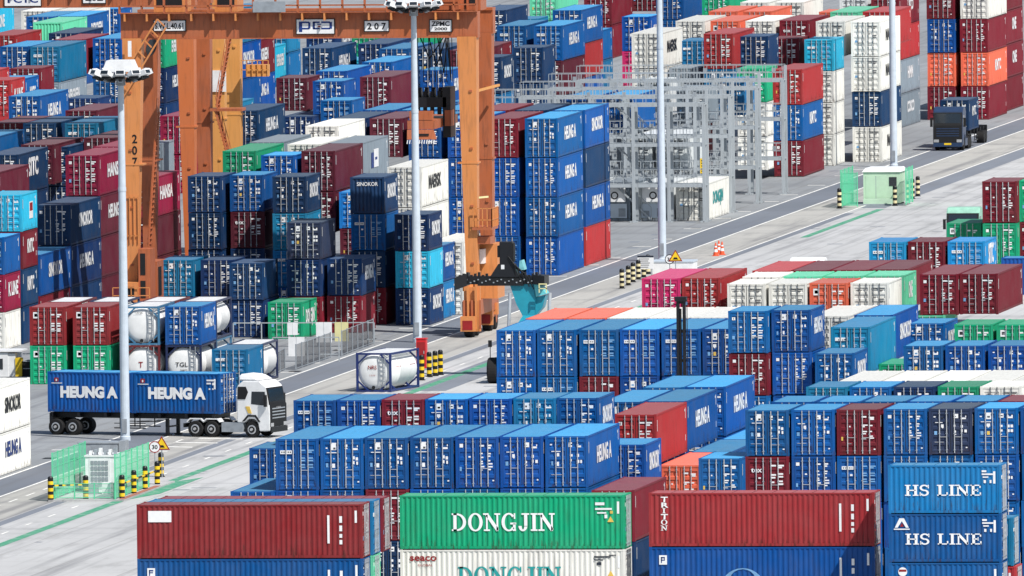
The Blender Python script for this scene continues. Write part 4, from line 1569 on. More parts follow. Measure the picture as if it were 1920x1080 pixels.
# upper reefers further back in the racks
for i, (px, z, Y, c) in enumerate(((1230, 3.1, 113, 'e'), (1165, 3.1, 113, 'e'), (1200, 3.1, 128, 'w'), (1270, 6.2, 128, 'y'), (1200, 6.2, 143, 'e'), (1060, 6.2, 113, 'b'), (1130, 6.2, 113, 'b'), (1270, 3.1, 143, 'm'), (1340, 6.2, 143.5, 'l'))):
    P = onY(px, 300, Y)
    container(c, 40 if Y < 120 else 20, 'H', (P.x + CW / 2, Y + (6.1 if Y < 120 else 3.03), z), 0,
              COLS[c][1] + ' container inside the racks, ' + ORD[i] + ' counted from the nearest deck', 'reefers in the rack')


# ------------------------------------------------------------------ tank containers
TANKW = plain('tank_white', (232, 234, 234), .7, 0, .06, .2)


def tank(loc, frame, label, words=(), rz=0):
    L, H = 6.058, 2.591
    r = thing('tank_container', label, 'tank container', loc, rz, 'tank containers')
    w, l = CW / 2, L / 2
    mb = MB()
    for sy in (-1, 1):
        for sx in (-1, 1):
            x0, x1 = sorted((sx * w, sx * (w - .14)))
            y0, y1 = sorted((sy * l, sy * (l - .14)))
            mb.box(x0, x1, y0, y1, 0, H, frame)
            mb.bar((sx * (w - .07), sy * (l - .07), H - .75), (sx * (w - .8), sy * (l - .07), H - .08), .1, frame)
            mb.bar((sx * (w - .07), sy * (l - .07), .75), (sx * (w - .8), sy * (l - .07), .1), .1, frame)
        for z in (.07, H - .07):
            mb.bar((-w + .14, sy * (l - .07), z), (w - .14, sy * (l - .07), z), .12, frame)
    for sx in (-1, 1):
        for z in (.1, H - .07):
            mb.bar((sx * (w - .07), -l + .14, z), (sx * (w - .07), l - .14, z), .12, frame)
        for k in (-1, 1):
            mb.bar((sx * (w - .2), k * 1.6, .1), (sx * .6, k * 1.6, .5), .12, frame)
    mb.obj('frame', r)
    mb = MB()
    R_, z = 1.18, 1.3
    prof = [(.02, -l + .05), (.5, -l + .065), (.85, -l + .1), (1.05, -l + .17), (1.14, -l + .26), (R_, -l + .42), (R_, -1.0), (R_ + .015, -.98), (R_ + .015, -.9), (R_, -.88), (R_, l - .42), (1.14, l - .26), (1.05, l - .17), (.85, l - .1), (.5, l - .065), (.02, l - .05)]
    mb.lathe(prof, TANKW, 'y', 32, (0, 0, z))
    tk = mb.obj('tank', r)
    for p in tk.data.polygons:
        p.use_smooth = len(p.vertices) == 4
    mb = MB()
    for k in range(9):
        y = -l + .4 + k * .62
        mb.box(-.95, .95, y, y + .45, H - .045, H - .012, WHITEP)
    mb.bar((-.95, -l + .2, H - .06), (-.95, l - .2, H - .06), .06, GREYP)
    mb.bar((.95, -l + .2, H - .06), (.95, l - .2, H - .06), .06, GREYP)
    mb.obj('walkway', r)
    mb = MB()
    for sx in (.45, .8):
        mb.bar((sx, -l - .02, .25), (sx, -l - .02, H - .1), .05, GREYP)
    for k in range(7):
        mb.bar((.45, -l - .02, .4 + k * .3), (.8, -l - .02, .4 + k * .3), .04, GREYP)
    mb.obj('ladder', r)
    mb = MB()
    mb.box(-.16, .16, -l - .01, -l + .05, .2, .42, GREYP)
    mb.tube((0, -l - .06, .3), (0, -l + .1, .3), .12, .12, DARK, 10)
    mb.obj('valve', r)
    for (t, x, zz, h, wd, M) in words:
        lettering(t, tk, M, x, -l + .025, zz, h, wd, bold=.015)
    return r


P = at(668, 735)
TF = tank((P.x + 1.22 * .988 + 3.03 * .156, P.y - 1.22 * .156 + 3.03 * .988, .005), plain('tank_frame_navy', (34, 52, 112), .4), 'white tank container in navy frame standing alone on the lane', (('NRS', -.1, 1.5, .26, .6, LETR), ('2 2 0 0', -.1, 1.05, .1, .4, LETR)), R(-9))
mb = MB()
for y in (-1.7, 1.3):
    for k in range(4):
        mb.box(1.137, 1.145, y + k * .28, y + .2 + k * .28, 1.35, 1.62, LETR)
    mb.box(1.137, 1.145, y, y + .9, 1.2, 1.24, LETR)
mb.obj('red_lettering', TF)
FB = plain('tank_frame_blue', (70, 122, 158), .4)
FM = plain('tank_frame_maroon', (108, 42, 46), .4)
FN = plain('tank_frame_dark', (36, 48, 84), .4)
XS = [at(62, 573, 5.2).x, at(142, 573, 5.2).x, at(236, 573, 5.2).x, at(313, 573, 5.2).x]
YT = -121.0
g = 'stacked boxes by the mesh fence'
for i, x in enumerate(XS):
    if i < 2:
        container('qv', 20, 'S', (x + CW / 2, YT + 3.03, 2.605), 0, 'brick red container with white square on door, ' + ('first' if i == 0 else 'second') + ' from yellow cabin, on green one', g)
        container('gv', 20, 'S', (x + CW / 2, YT + 3.03, .005), 0, 'green container with white square on door under ' + ('first' if i == 0 else 'second') + ' brick red one', g)
    elif i == 2:
        tank((x + CW / 2, YT + 3.03, 2.605), FB, 'white tank container in pale blue frame behind front lamp mast', (('TANK', -.2, 2.1, .12, .6, LETK),))
        tank((x + CW / 2, YT + 3.03, .005), FM, 'white tank container in maroon frame under pale blue framed one', (('T', -.1, 1.1, .4, .3, LETR),))
    else:
        container('bA', 20, 'S', (x + CW / 2, YT + 3.03, 2.605), 0, 'royal blue container stacked on the tank marked TGL', g)
        tank((x + CW / 2, YT + 3.03, .005), FN, 'white tank container marked TGL under a royal blue container', (('TGL', -.15, 1.15, .3, .85, LETK), ('26872', 0, .85, .12, .5, LETK)))
    tank((x + CW / 2, YT + 9.3, 2.605), (FM, FN, FM, FN)[i], ('white tank container behind first brick red box, walkway in view', 'white tank container behind second brick red box, walkway in view', 'white tank container behind the pale blue framed tank', 'white tank container bulging out behind the blue container on the tank pile')[i])
    tank((x + CW / 2, YT + 9.3, .005), FB, ('white tank container at ground behind first green box', 'white tank container at ground behind second green box', 'white tank container at ground behind maroon framed tank', 'white tank container at ground behind the TGL tank')[i])
P = at(397, 655, 2.6)
container('lC' if False else 'l', 20, 'S', (P.x + CW / 2, P.y + 3.03, .005), 0, 'pale blue container alone at ground beside the white truck cab', g)
tank((P.x + CW / 2, P.y + 9.3, .005), FN, 'white tank container right behind the pale blue ground container')


# ------------------------------------------------------------------ trucks
def wheel(r, x, y, rad=.52, w=.32, dual=False):
    mb = MB()
    ww = w * (2 if dual else 1)
    mb.lathe([(rad * .62, -ww / 2), (rad * .92, -ww / 2), (rad, -ww / 2 + .05), (rad, ww / 2 - .05), (rad * .92, ww / 2), (rad * .62, ww / 2)], RUBBER, 'y', 28, (x, y, rad))
    o = mb.obj('wheel', r)
    mb = MB()
    mb.lathe([(rad * .6, -ww / 2 - .005), (rad * .6, ww / 2 + .005)], DARK, 'y', 22, (x, y, rad))
    mb.lathe([(rad * .56, -ww / 2 - .02), (rad * .5, -ww / 2 - .03)], CHROME, 'y', 20, (x, y, rad))
    mb.lathe([(rad * .40, -ww / 2 - .035), (rad * .38, -ww / 2 - .06)], DARK, 'y', 20, (x, y, rad))
    mb.lathe([(rad * .2, -ww / 2 - .06), (rad * .16, -ww / 2 - .16)], CHROME, 'y', 14, (x, y, rad))
    mb.obj('rim', o)


def tractor(label, loc, rz, paint, lower, style=0, group=None, plate=None):
    """cab-over tractor, nose towards local +x; x=0 is the fifth wheel"""
    r = thing('tractor_truck', label, 'truck', loc, rz, group)
    mb = MB()
    side = [(1.95, .95), (1.95, 3.25), (2.35, 3.62), (3.55, 3.62), (4.02, 3.25), (4.22, 2.2), (4.28, 1.25), (4.28, .45), (3.5, .42), (3.42, .95), (3.2, 1.2), (2.75, 1.22), (2.5, 1.0), (2.4, .95)]
    mb.prism(side, -1.24, 1.24, paint)
    mb.obj('cab', r, bevel=.07)
    if style == 0:
        mb = MB()
        mb.hexa([(2.0, -1.1, 3.63), (3.5, -1.1, 3.63), (2.0, 1.1, 3.63), (3.5, 1.1, 3.63), (2.05, -1.0, 4.05), (2.9, -1.0, 3.98), (2.05, 1.0, 4.05), (2.9, 1.0, 3.98)], paint)
        mb.obj('roof_deflector', r, bevel=.09)
    mb = MB()
    mb.hexa([(4.235, -1.12, 2.13), (4.26, -1.12, 2.1), (4.235, 1.12, 2.13), (4.26, 1.12, 2.1), (4.05, -1.05, 3.1), (4.075, -1.05, 3.1), (4.05, 1.05, 3.1), (4.075, 1.05, 3.1)], GLASS)
    mb.obj('windscreen', r)
    for s in (-1, 1):
        mb = MB()
        a, b = sorted((s * 1.235, s * 1.25))
        mb.prism([(2.95, 2.15), (4.0, 2.05), (3.92, 2.95), (3.0, 2.95)], a, b, GLASS)
        mb.obj('side_window', r)
        mb = MB()
        a, b = sorted((s * 1.3, s * 1.5))
        mb.box(3.95, 4.1, a, b, 2.0, 2.75, DARK)
        mb.bar((4.0, s * 1.2, 2.7), (4.02, s * 1.4, 2.72), .06, DARK)
        mb.obj('mirror', r)
        mb = MB()
        a, b = sorted((s * .75, s * 1.18))
        mb.box(4.285, 4.31, a, b, .72, .95, CHROME)
        mb.obj('headlight', r)
        mb = MB()
        a, b = sorted((s * 1.24, s * 1.27))
        mb.prism([(2.3, 1.02), (2.5, 1.06), (2.75, 1.34), (3.2, 1.34), (3.45, 1.02), (3.6, 1.02), (3.28, 1.46), (2.7, 1.46)], a, b, lower)
        mb.obj('wheel_arch', r)
        if style == 0:
            mb = MB()
            mb.prism([(2.0, 2.45), (2.55, 2.45), (2.75, 2.9), (2.6, 3.25), (2.05, 3.25)], a, b, DARK)
            mb.obj('bunk_window', r)
            mb = MB()
            mb.prism([(2.75, 1.55), (3.0, 1.55), (2.85, 2.0), (2.55, 2.0)], a, b, DECY)
            mb.obj('stripe_decal', r)
    mb = MB()
    mb.box(4.262, 4.3, -1.2, 1.2, .7, 2.12, DARK)
    mb.hexa([(4.0, -1.2, 2.12), (4.262, -1.2, 2.12), (4.0, 1.2, 2.12), (4.262, 1.2, 2.12), (3.95, -1.2, 3.2), (4.03, -1.2, 3.2), (3.95, 1.2, 3.2), (4.03, 1.2, 3.2)], DARK)
    for k in range(4):
        mb.box(4.3, 4.315, -.95, .95, 1.22 + k * .2, 1.29 + k * .2, lower if style else GREYP)
    mb.obj('grille', r)
    mb = MB()
    mb.box(4.285, 4.36, -1.22, 1.22, .35, .68, lower)
    mb.obj('bumper', r)
    if plate:
        mb = MB()
        mb.box(4.362, 4.37, -.3, .3, .5, .66, plate)
        mb.obj('number_plate', r)
    mb = MB()
    for s in (-.42, .42):
        mb.box(-1.75, 2.6, s - .06, s + .06, .62, .92, DARK)
    mb.box(-.5, .5, -.55, .55, .93, 1.08, DARK)
    mb.box(-1.9, -1.75, -1.1, 1.1, .6, .85, DARK)
    mb.obj('chassis', r)
    for s in (-1, 1):
        mb = MB()
        a, b = sorted((s * .75, s * 1.22))
        mb.box(.85, 2.35, a, b, .35, .95, GREYP if style == 0 else lower)
        mb.obj('side_tank', r)
        mb = MB()
        a, b = sorted((s * .6, s * 1.22))
        for xc in (-1.0, .15):
            mb.prism([(xc - .62, .98), (xc - .4, 1.2), (xc + .4, 1.2), (xc + .62, .98), (xc + .56, .94), (xc + .37, 1.13), (xc - .37, 1.13), (xc - .56, .94)], a, b, WHITEP if style == 0 else DARK)
        mb.obj('mudguard', r)
        wheel(r, 2.97, s * 1.04)
        wheel(r, -1.0, s * .92, dual=True)
        wheel(r, .15, s * .92, dual=True)
    return r


def trailer(label, loc, rz, L, axles, kin=0.0):
    r = thing('container_trailer', label, 'trailer', loc, rz)
    mb = MB()
    for s in (-.5, .5):
        mb.box(-L + .6, .6, s - .08, s + .08, 1.1, 1.42, BLACKP)
    for x in [(-L + .6) + k * (L) / 6 for k in range(7)]:
        mb.box(x - .09, x + .09, -1.2, 1.2, 1.2, 1.46, BLACKP)
    mb.box(-L + .45, -L + .65, -1.2, 1.2, .7, 1.4, BLACKP)
    mb.obj('frame', r)
    mb = MB()
    for s in (-1, 1):
        mb.box(-2.9, -2.7, s * .8 - .1, s * .8 + .1, .12, 1.1, BLACKP)
        mb.box(-3.0, -2.6, s * .8 - .2, s * .8 + .2, .02, .12, BLACKP)
    mb.bar((-2.8, -.8, .6), (-2.8, .8, .6), .1, BLACKP)
    mb.obj('landing_leg', r)
    mb = MB()
    for s in (-1, 1):
        for x in (-6.0, -4.6):
            mb.bar((x, s * 1.1, .45), (x, s * 1.1, 1.15), .06, BLACKP)
        mb.bar((-6.4, s * 1.12, .5), (-4.2, s * 1.12, .5), .07, BLACKP)
        mb.bar((-6.4, s * 1.12, .8), (-4.2, s * 1.12, .8), .05, BLACKP)
    mb.obj('side_guard', r)
    for x in axles:
        for s in (-1, 1):
            wheel(r, x, s * .92, dual=True)
    return r


A = at(84, 815)
B = at(520, 822)
ang = R(-15.5)
ux = Vector((math.cos(ang), math.sin(ang), 0))
uy = Vector((-ux.y, ux.x, 0))
o0 = A + uy * 1.2
TR = tractor('white tractor truck with dark windows hauling two lettered blue boxes', o0 + ux * 11.65, ang, WHITEP, BLACKP, 0)
lettering('SCANIA', TR, CHROME, 0, 0, 1.75, .12, .6).matrix_basis = Matrix.Translation((4.318, 0, 1.86)) @ Matrix.Rotation(R(90), 4, 'Z') @ Matrix.Diagonal((.7 / text_mesh('SCANIA', CHROME)['w'], 1, .12, 1))
trailer('black skeletal trailer carrying two lettered blue boxes', o0 + ux * 11.3, ang, 11.4, (-10.5, -9.3))
for k, lb in enumerate(('rear royal blue container on the white truck with bold white lettering', 'front royal blue container on the white truck with bold white lettering')):
    p = o0 + ux * (.25 + 3.03 + k * 6.1) + Vector((0, 0, 1.47))
    c = container('b', 20, 'S', p, ang + R(90), lb, 'containers on the white truck')
    facing(c, 0, lambda: lettering('HEUNG A', None, LETW, -.15 + .1 * k, yf - .004, .98, .68, 4.05, bold=.085))
    mb = MB()
    mb.box(-2.55, -2.25, yf - .004, yf + .01, 1.95, 2.2, LETR)
    mb.box(-2.45, -2.35, yf - .006, yf + .01, 1.98, 2.12, DECW)
    mb.box(-2.75, -2.0, yf - .004, yf + .01, 1.83, 1.88, DECW)
    for (a, b, c_, d_) in ((2.1, 2.7, 2.1, 2.2), (2.1, 2.4, 1.9, 2.0), (2.5, 2.62, 1.85, 2.0), (2.25, 2.35, 1.55, 1.65), (2.5, 2.58, 1.55, 1.65)):
        mb.box(a, b, yf - .004, yf + .01, c_, d_, DECW)
    facing(c, 0, lambda: mb.obj('stencilled_marks'))

P = at(1775, 283)
T2 = tractor('navy tractor truck driving toward camera with yellow number plate', (3.75, P.y + 4.3, 0), R(-90), NAVYP, NAVYP, 1, None, YEL)
trailer('black trailer behind the navy truck', (3.75, P.y + 4.3, 0), R(-90), 12.6, (-11.3, -10.1))
container('nS' if False else 'n', 20, 'S', (3.75, P.y + 4.3 + 3.4, 1.47), 0, 'navy container with white lettering riding behind the navy truck cab', 'container on navy truck')
cc = bpy.context.scene.objects
lettering('KMTC', [o for o in cc if o.get('label', '').startswith('navy container with white lettering riding')][0], LETW, .2, CW / 2 + .003, 1.2, .8, 2.6, '+x', bold=.03)
P = at(1514, 484, 3.6)
tractor('white tractor truck roof showing behind the pink to maroon row', (P.x, P.y + 3.5, 0), R(-90), WHITEP, GREYP, 1)
P = at(1807, 389, 3.6)
tractor('mint tractor truck with dark roof rim behind far green boxes', (P.x, P.y + 3.5, 0), R(-90), plain('mint_truck_paint', (150, 200, 180), .4), DARK, 1)

# ------------------------------------------------------------------ reach stacker and empty handler
Yc = -113.0
C0 = onY(942, 520, Yc)
r = thing('reach_stacker', 'turquoise reach stacker holding up a black spreader beside the crane foot', 'reach stacker', (C0.x, Yc, 0))
wx = at(918, 718).x - C0.x
mb = MB()
mb.box(wx + .9, wx + 3.4, -9.2, -1.2, .8, 2.0, TURQ)
mb.box(wx + .9, wx + 3.0, -9.3, -6.6, 2.0, 3.0, TURQ)
mb.box(wx + 1.2, wx + 2.6, -5.4, -3.4, 2.02, 3.6, GLASS)
mb.box(wx + 1.15, wx + 2.65, -5.45, -3.35, 3.6, 3.75, TURQ)
mb.obj('body', r)
for x in (wx + .3, wx + 3.6):
    for y in (-8.2, -1.4):
        mb = MB()
        mb.lathe([(.5, -.33), (.8, -.33), (.86, -.25), (.86, .25), (.8, .33), (.5, .33)], RUBBER, 'x', 28, (x, y, .86))
        mb.lathe([(.48, -.34), (.48, .34)], GREYP, 'x', 18, (x, y, .86))
        mb.obj('wheel', r)
bx = onY(990, 560, Yc).x - C0.x
zt = onY(942, 452, Yc).z
zs = onY(942, 535, Yc).z
mb = MB()
def outline(pts, y0, y1, M):
    q = []
    for a, b in pts:
        w = onY(a, b, Yc + y0)
        q.append((w.x - C0.x, w.z))
    mb.prism(q, y0, y1, M)


zb0, zb1 = onY(985, 597, Yc).z, onY(985, 532, Yc).z
outline([(954, 528), (1000, 528), (1004, 560), (1003, 600), (984, 600), (968, 570)], -.4, 1.2, TURQ)
outline([(1000, 527), (1010, 532), (1024, 551), (1005, 557)], -.5, 1.0, plain('pale_turquoise', (110, 205, 214), .4))
outline([(1005, 558), (1023, 553), (1017, 577), (1004, 592)], -.2, 1.1, TURQ)
outline([(973, 507), (974, 489), (978, 488), (983, 506)], .2, 1.4, plain('pale_turquoise_cover', (130, 205, 212), .4))
mb.bar((bx + .2, -7.2, 2.6), (bx + .1, -.2, zb0 - .2), .8, TURQ, .9)
mb.obj('boom', r)
mb = MB()
for x in (bx - 1.25, bx + 1.45):
    mb.tube((x, -1.3, zb0 - 3.0), (x + .1, -.4, zb1 - .6), .12, .12, CHROME, 10)
    mb.tube((x, -1.5, zb0 - 3.4), (x, -1.2, zb0 - 1.6), .2, .2, BLACKP, 10)
mb.obj('lift_cylinder', r)
mb = MB()
mb.box(-3.05, 2.9, -.5, .5, zs + .1, zs + .62, BLACKP)
mb.box(-1.6, 1.5, -.58, .58, zs + .0, zs + .5, DARK)
mb.hexa([(-3.1, -1.1, zs - .28), (-2.3, -.8, zs + .02), (-3.1, 1.1, zs - .28), (-2.3, .8, zs + .02), (-3.1, -1.1, zs + .55), (-2.3, -.8, zs + .85), (-3.1, 1.1, zs + .55), (-2.3, .8, zs + .85)], BLACKP)
mb.hexa([(2.2, -.7, zs + .1), (3.0, -1.0, zs + .02), (2.2, .7, zs + .1), (3.0, 1.0, zs + .02), (2.2, -.7, zs + .72), (3.0, -1.0, zs + .66), (2.2, .7, zs + .72), (3.0, 1.0, zs + .66)], BLACKP)
for a, b in ((2.62, .0), (3.1, .0)):
    mb.box(a, a + .07, -1.15, -1.05, zs - .45, zs + .1, CREAM)
mb.box(2.62, 3.17, -1.15, -1.05, zs + .1, zs + .17, CREAM)
mb.box(2.62, 3.17, -1.15, -1.05, zs - .2, zs - .14, CREAM)
for k in range(22):
    x = -2.9 + k * .26
    mb.box(x, x + .1, -.62, -.58, zs + .18 + .1 * (k % 3), zs + .26 + .1 * (k % 3), CHROME if k % 4 == 0 else GREYP)
    if abs(x) > .9:
        mb.box(x, x + .14, -.45, -.1, zs + .62, zs + .72 + .09 * (k % 3), BLACKP)
mb.obj('spreader', r)
mb = MB()
mb.hexa([(-.75, -.6, zs + .6), (1.2, -.6, zs + .6), (-.75, .6, zs + .6), (1.2, .6, zs + .6), (-.2, -.5, zs + 1.45), (.85, -.5, zs + 1.45), (-.2, .5, zs + 1.45), (.85, .5, zs + 1.45)], BLACKP)
mb.box(-.1, .75, -.5, .5, zs + 1.45, zt - .05, BLACKP)
mb.box(-.26, -.1, -.45, .4, zs + 1.9, zt - .3, DARK)
mb.box(.75, .84, -.45, .4, zs + 1.6, zt - .15, DARK)
for k in range(5):
    p0 = Vector((.5 + .1 * k, -.55, zt - 1.0 - .18 * k))
    for a, b in ((p0, p0 + Vector((.45 + .12 * k, -.1, -.6))), (p0 + Vector((.45 + .12 * k, -.1, -.6)), p0 + Vector((.5 + .2 * k, .0, -1.5)))):
        mb.tube(a, b, .04, .04, DARK, 6, False)
mb.box(.0, .22, -.54, -.5, zs + 1.1, zs + 1.4, WHITEP)
mb.obj('rotator_head', r)
mb = MB()
mb.bar((wx - .2, -6.2, 1.0), (wx - .2, -6.2, 2.3), .05, DARK)
mb.box(wx - .32, wx - .08, -6.3, -6.2, 2.3, 2.75, DARK)
mb.obj('mirror', r)

Ym = -234.0
C1 = onY(1277, 600, Ym)
r = thing('empty_container_handler', 'black forklift mast of container handler standing before the long blue row', 'forklift', (C1.x, Ym, 0))
zt = onY(1277, 560, Ym).z
mb = MB()
for x in (-.26, .12):
    mb.box(x, x + .16, -.2, .2, .25, zt, BLACKP)
    mb.box(x + .02, x + .14, -.26, -.2, .3, zt - .4, BLACKP)
for k in range(7):
    mb.box(-.26, .28, -.12, .12, .6 + k * (zt - .9) / 6, .78 + k * (zt - .9) / 6, BLACKP)
mb.box(-.34, .36, -.28, .25, zt - .15, zt + .12, BLACKP)
mb.tube((-.02, -.1, .4), (-.02, -.1, zt - .6), .07, .07, DARK, 10)
mb.tube((.38, -.05, .4), (.38, -.05, zt - .1), .025, .025, DARK, 6)
mb.obj('mast', r)
mb = MB()
mb.box(-1.3, 1.3, -5.0, -.4, .5, 1.7, TURQ)
mb.box(-.8, .8, -3.6, -1.8, 1.7, 3.0, GLASS)
mb.box(-.85, .85, -3.65, -1.75, 3.0, 3.12, TURQ)
mb.obj('body', r)
for x in (-1.25, 1.25):
    for y in (-4.2, -1.0):
        mb = MB()
        mb.lathe([(.3, -.2), (.6, -.2), (.62, .2), (.3, .2)], RUBBER, 'x', 22, (x, y, .62))
        mb.obj('wheel', r)

# ------------------------------------------------------------------ small street furniture
def bollard(px, py, h, label, group, yellow=YEL, x=None):
    P = at(px, py)
    r = thing('striped_bollard', label, 'bollard', P, 0, group)
    n = 7
    mb = MB()
    for k in range(n):
        z0, z1 = h * k / n, h * (k + 1) / n
        mb.lathe([(.17, z0), (.17, z1 - .001)], LETK if k % 2 == 0 else yellow, 'z', 14)
    mb.lathe([(.17, h), (.12, h + .08), (.03, h + .1)], LETK, 'z', 14)
    mb.obj('post', r)
    mb = MB()
    mb.lathe([(.24, 0), (.24, .05)], LETK, 'z', 14)
    mb.obj('foot', r)
    return P


gb = 'bollards round the near substation'
PB = []
for (px, py, lb) in ((95, 940, 'striped bollard at near corner of green mesh fence'), (161, 938, 'striped bollard before the white transformer'), (229, 937, 'striped bollard at start of brick strip'),
                     (251, 928, 'striped bollard second along the brick strip'), (272, 920, 'striped bollard third along the brick strip'), (295, 911, 'striped bollard fourth along the brick strip'), (302, 894, 'striped bollard below the triangular bump sign')):
    PB.append(bollard(px, py, 1.42, lb, gb))
for a, b, nm in ((0, 1, 'bar between the front bollards'), (2, 5, 'bar along the brick strip bollards')):
    mb = MB()
    p, q = PB[a] + Vector((0, 0, .95)), PB[b] + Vector((0, 0, .95))
    for k in range(9):
        mb.bar(p.lerp(q, k / 9 + .003), p.lerp(q, (k + 1) / 9), .09, YEL if k % 2 else LETK)
    tag(mb.obj('barrier_bar'), 'black and yellow ' + nm, 'barrier')
for i, (px, py) in enumerate(((791, 713), (805, 707), (816, 705), (826, 703))):
    bollard(px, py, 1.6, ('nearest red cabinet', 'second beside red cabinet', 'third beside red cabinet', 'farthest from red cabinet')[i].join(('striped bollard ', ', near lone tank')), 'bollards by the red cabinet')
BW = plain('bollard_cream', (226, 214, 170), .5)
for i, (px, py) in enumerate(((1166, 541), (1178, 535), (1187, 529), (1197, 524), (1207, 520), (1215, 514))):
    bollard(px, py, 1.35, ORD[i] + ' black and cream bollard counted from the pink container, before notice board', 'bollards before the notice board', BW)
for i, (px, py) in enumerate(((1574, 391), (1678, 386), (1690, 380), (1700, 376), (1711, 373), (1721, 368))):
    bollard(px, py, 1.5, ORD[i] + ' black and cream bollard along the far cream substation', 'bollards at the far substation', BW)

# near substation
g0 = at(100, 938)
X0, X1, Y0, Y1 = 9.3, 13.25, -245, -234
mb = MB()
mb.box(X0 - .2, X1 + .5, Y0 - .4, Y1 + 7, 0, .1, GROUND)
mb.box(X1 + .1, X1 + .45, Y0, Y1 + 2, .101, .13, plain('brick_strip', (170, 110, 96), .7))
tag(mb.obj('substation_plinth'), kind='structure')


def mesh_fence(label, a, b, h, n, M, frame, base=.1, group=None, rail=True):
    a, b = Vector(a), Vector(b)
    r = thing('mesh_fence', label, 'fence', a, 0, group)
    d = b - a
    for k in range(n + 1):
        q = d * (k / n)
        mb = MB()
        mb.box(q.x - .04, q.x + .04, q.y - .04, q.y + .04, base, base + h, frame)
        mb.obj('post', r)
    u = d.normalized()
    for k in range(n):
        p, q = d * (k / n) + u * .06, d * ((k + 1) / n) - u * .06
        mb = MB()
        up = Vector((0, 0, 1))
        mb.face([p + up * (base + .12), q + up * (base + .12), q + up * (base + h - .05), p + up * (base + h - .05)], M)
        for z in ((.12, .45, .72, 1.0) if M is not DMESH else (.12, 1.0)):
            zz = base + .1 + (h - .16) * (z - .12) / .88
            mb.bar(p + up * zz, q + up * zz, .035, frame)
        mb.obj('mesh_panel', r)
    return r


mesh_fence('green mesh fence along the road side of the white transformer', (X0, Y0, 0), (X0, -233.4, 0), 2.85, 6, GMESH, GREENM)
mesh_fence('green mesh fence along the walkway side of the white transformer', (X1 - .1, Y0, 0), (X1 - .1, -233, 0), 2.75, 6, GMESH, GREENM)
mesh_fence('low green mesh fence across the front of the white transformer', (X0 + .1, Y0 + .2, 0), (X1 - .2, Y0 + .2, 0), 1.0, 3, mesh_panel_mat('faint_mesh', (150, 220, 190), .25), GREENM)
r = thing('transformer', 'white transformer cabinet with ribbed front inside the green mesh fence', 'transformer', (11.0, -238, .1))
mb = MB()
mb.box(-.9, 1.15, 0, 3.0, 0, 2.15, WHITEP)
mb.box(-.95, 1.2, -.05, 3.05, 2.152, 2.25, WHITEP)
mb.obj('cabinet', r)
mb = MB()
for k in range(5):
    for j in range(5):
        mb.box(-.55 + k * .22, -.37 + k * .22, -.06, 0, .35 + j * .33, .6 + j * .33, GREYP)
mb.box(-.65, .65, -.03, -.001, .2, 2.05, DECW)
mb.obj('cooling_rib', r)
mb = MB()
for k in range(6):
    mb.box(-.7 + k * .3, -.55 + k * .3, .3, .8, 2.26, 2.5 + .08 * (k % 3), GREYP if k % 2 else WHITEP)
mb.obj('bushing', r)
mb = MB()
mb.box(.45, 1.0, -1.9, -1.2, 0, .7, WHITEP)
mb.box(-.4, .2, -2.2, -1.6, 0, .6, GREYP)
mb.obj('junction_box', r)
r = thing('equipment_box', 'grey equipment box standing behind the white transformer at lamp foot', 'cabinet', (at(175, 853).x + 1.6, -204.5, 0))
mb = MB()
mb.box(-1.6, .9, 0, 2, 0, 1.05, GREYP)
mb.box(-1.65, .95, -.05, 2.05, 1.052, 1.12, GREYP)
mb.obj('body', r)
mb = MB()
mb.box(.95, 1.35, .2, 1.6, 0, 1.2, GREYP)
for k in range(4):
    mb.box(-1.3 + k * .6, -.85 + k * .6, -.02, -.001, .15, .9, GREYP)
mb.obj('door_panel', r)


def sign(px, py0, py1, label, shape, words='', zc=None):
    """post sign standing at pixel foot (px, py1), head centred at py0"""
    P = at(px, py1)
    r = thing('road_sign', label, 'road sign', P)
    z = onY(px, py0, P.y).z
    mb = MB()
    mb.tube((0, 0, 0), (0, 0, z + .2), .035, .035, GREYP, 8)
    mb.obj('post', r)
    mb = MB()
    if shape == 'tri':
        for s, M, y in ((.52, LETR, -.05), (.40, YEL, -.055)):
            mb.prism([(-s, z - s * .6), (s, z - s * .6), (0, z + s * 1.05)], y, y + .015, M)
        mb.prism([(-.2, z - .17), (-.1, z - .02), (.1, z - .02), (.2, z - .17)], -.062, -.055, LETK)
    else:
        mb.lathe([(.36, -.05), (.36, -.035)], LETR if shape == 'circ' else LETK, 'y', 24, (0, 0, z))
        mb.lathe([(.3, -.056), (.3, -.05)], DECW, 'y', 24, (0, 0, z))
    o = mb.obj('sign_face', r)
    if words:
        lettering(words, o, LETK, 0, -.06, z - .13, .26, .36, bold=.04)
    return r


sign(304, 834, 895, 'yellow triangular bump warning sign behind the near green fence', 'tri')
sign(291, 838, 897, 'round speed limit sign beside the bump sign at near green fence', 'circ', '30')
sign(1267, 482, 516, 'yellow triangular warning sign above the pink container', 'tri')
sign(1256, 486, 516, 'round speed limit sign left of the triangle above pink container', 'circk', '30')
P = at(1211, 522)
r = thing('notice_board', 'white notice board with text lines standing behind cream striped bollards', 'notice board', P)
mb = MB()
for x in (-.45, .45):
    mb.bar((x, 0, 0), (x, 0, 1.7), .07, GREYP)
mb.obj('post', r)
mb = MB()
za, zb = onY(1211, 504, P.y).z, onY(1211, 479, P.y).z
mb.box(-.6, .6, -.06, -.02, za, zb, DECW)
mb.box(-.6, .6, -.065, -.06, zb - .14, zb, DECD)
for k in range(5):
    mb.box(-.5, .2 + .06 * (k % 3), -.064, -.06, za + .1 + k * .15, za + .15 + k * .15, LETK)
mb.obj('board', r)
P = at(1252, 516)
r = thing('concrete_block', 'white concrete foot block of the mast by the notice board', 'concrete block', (P.x, P.y + 3, 0))
mb = MB()
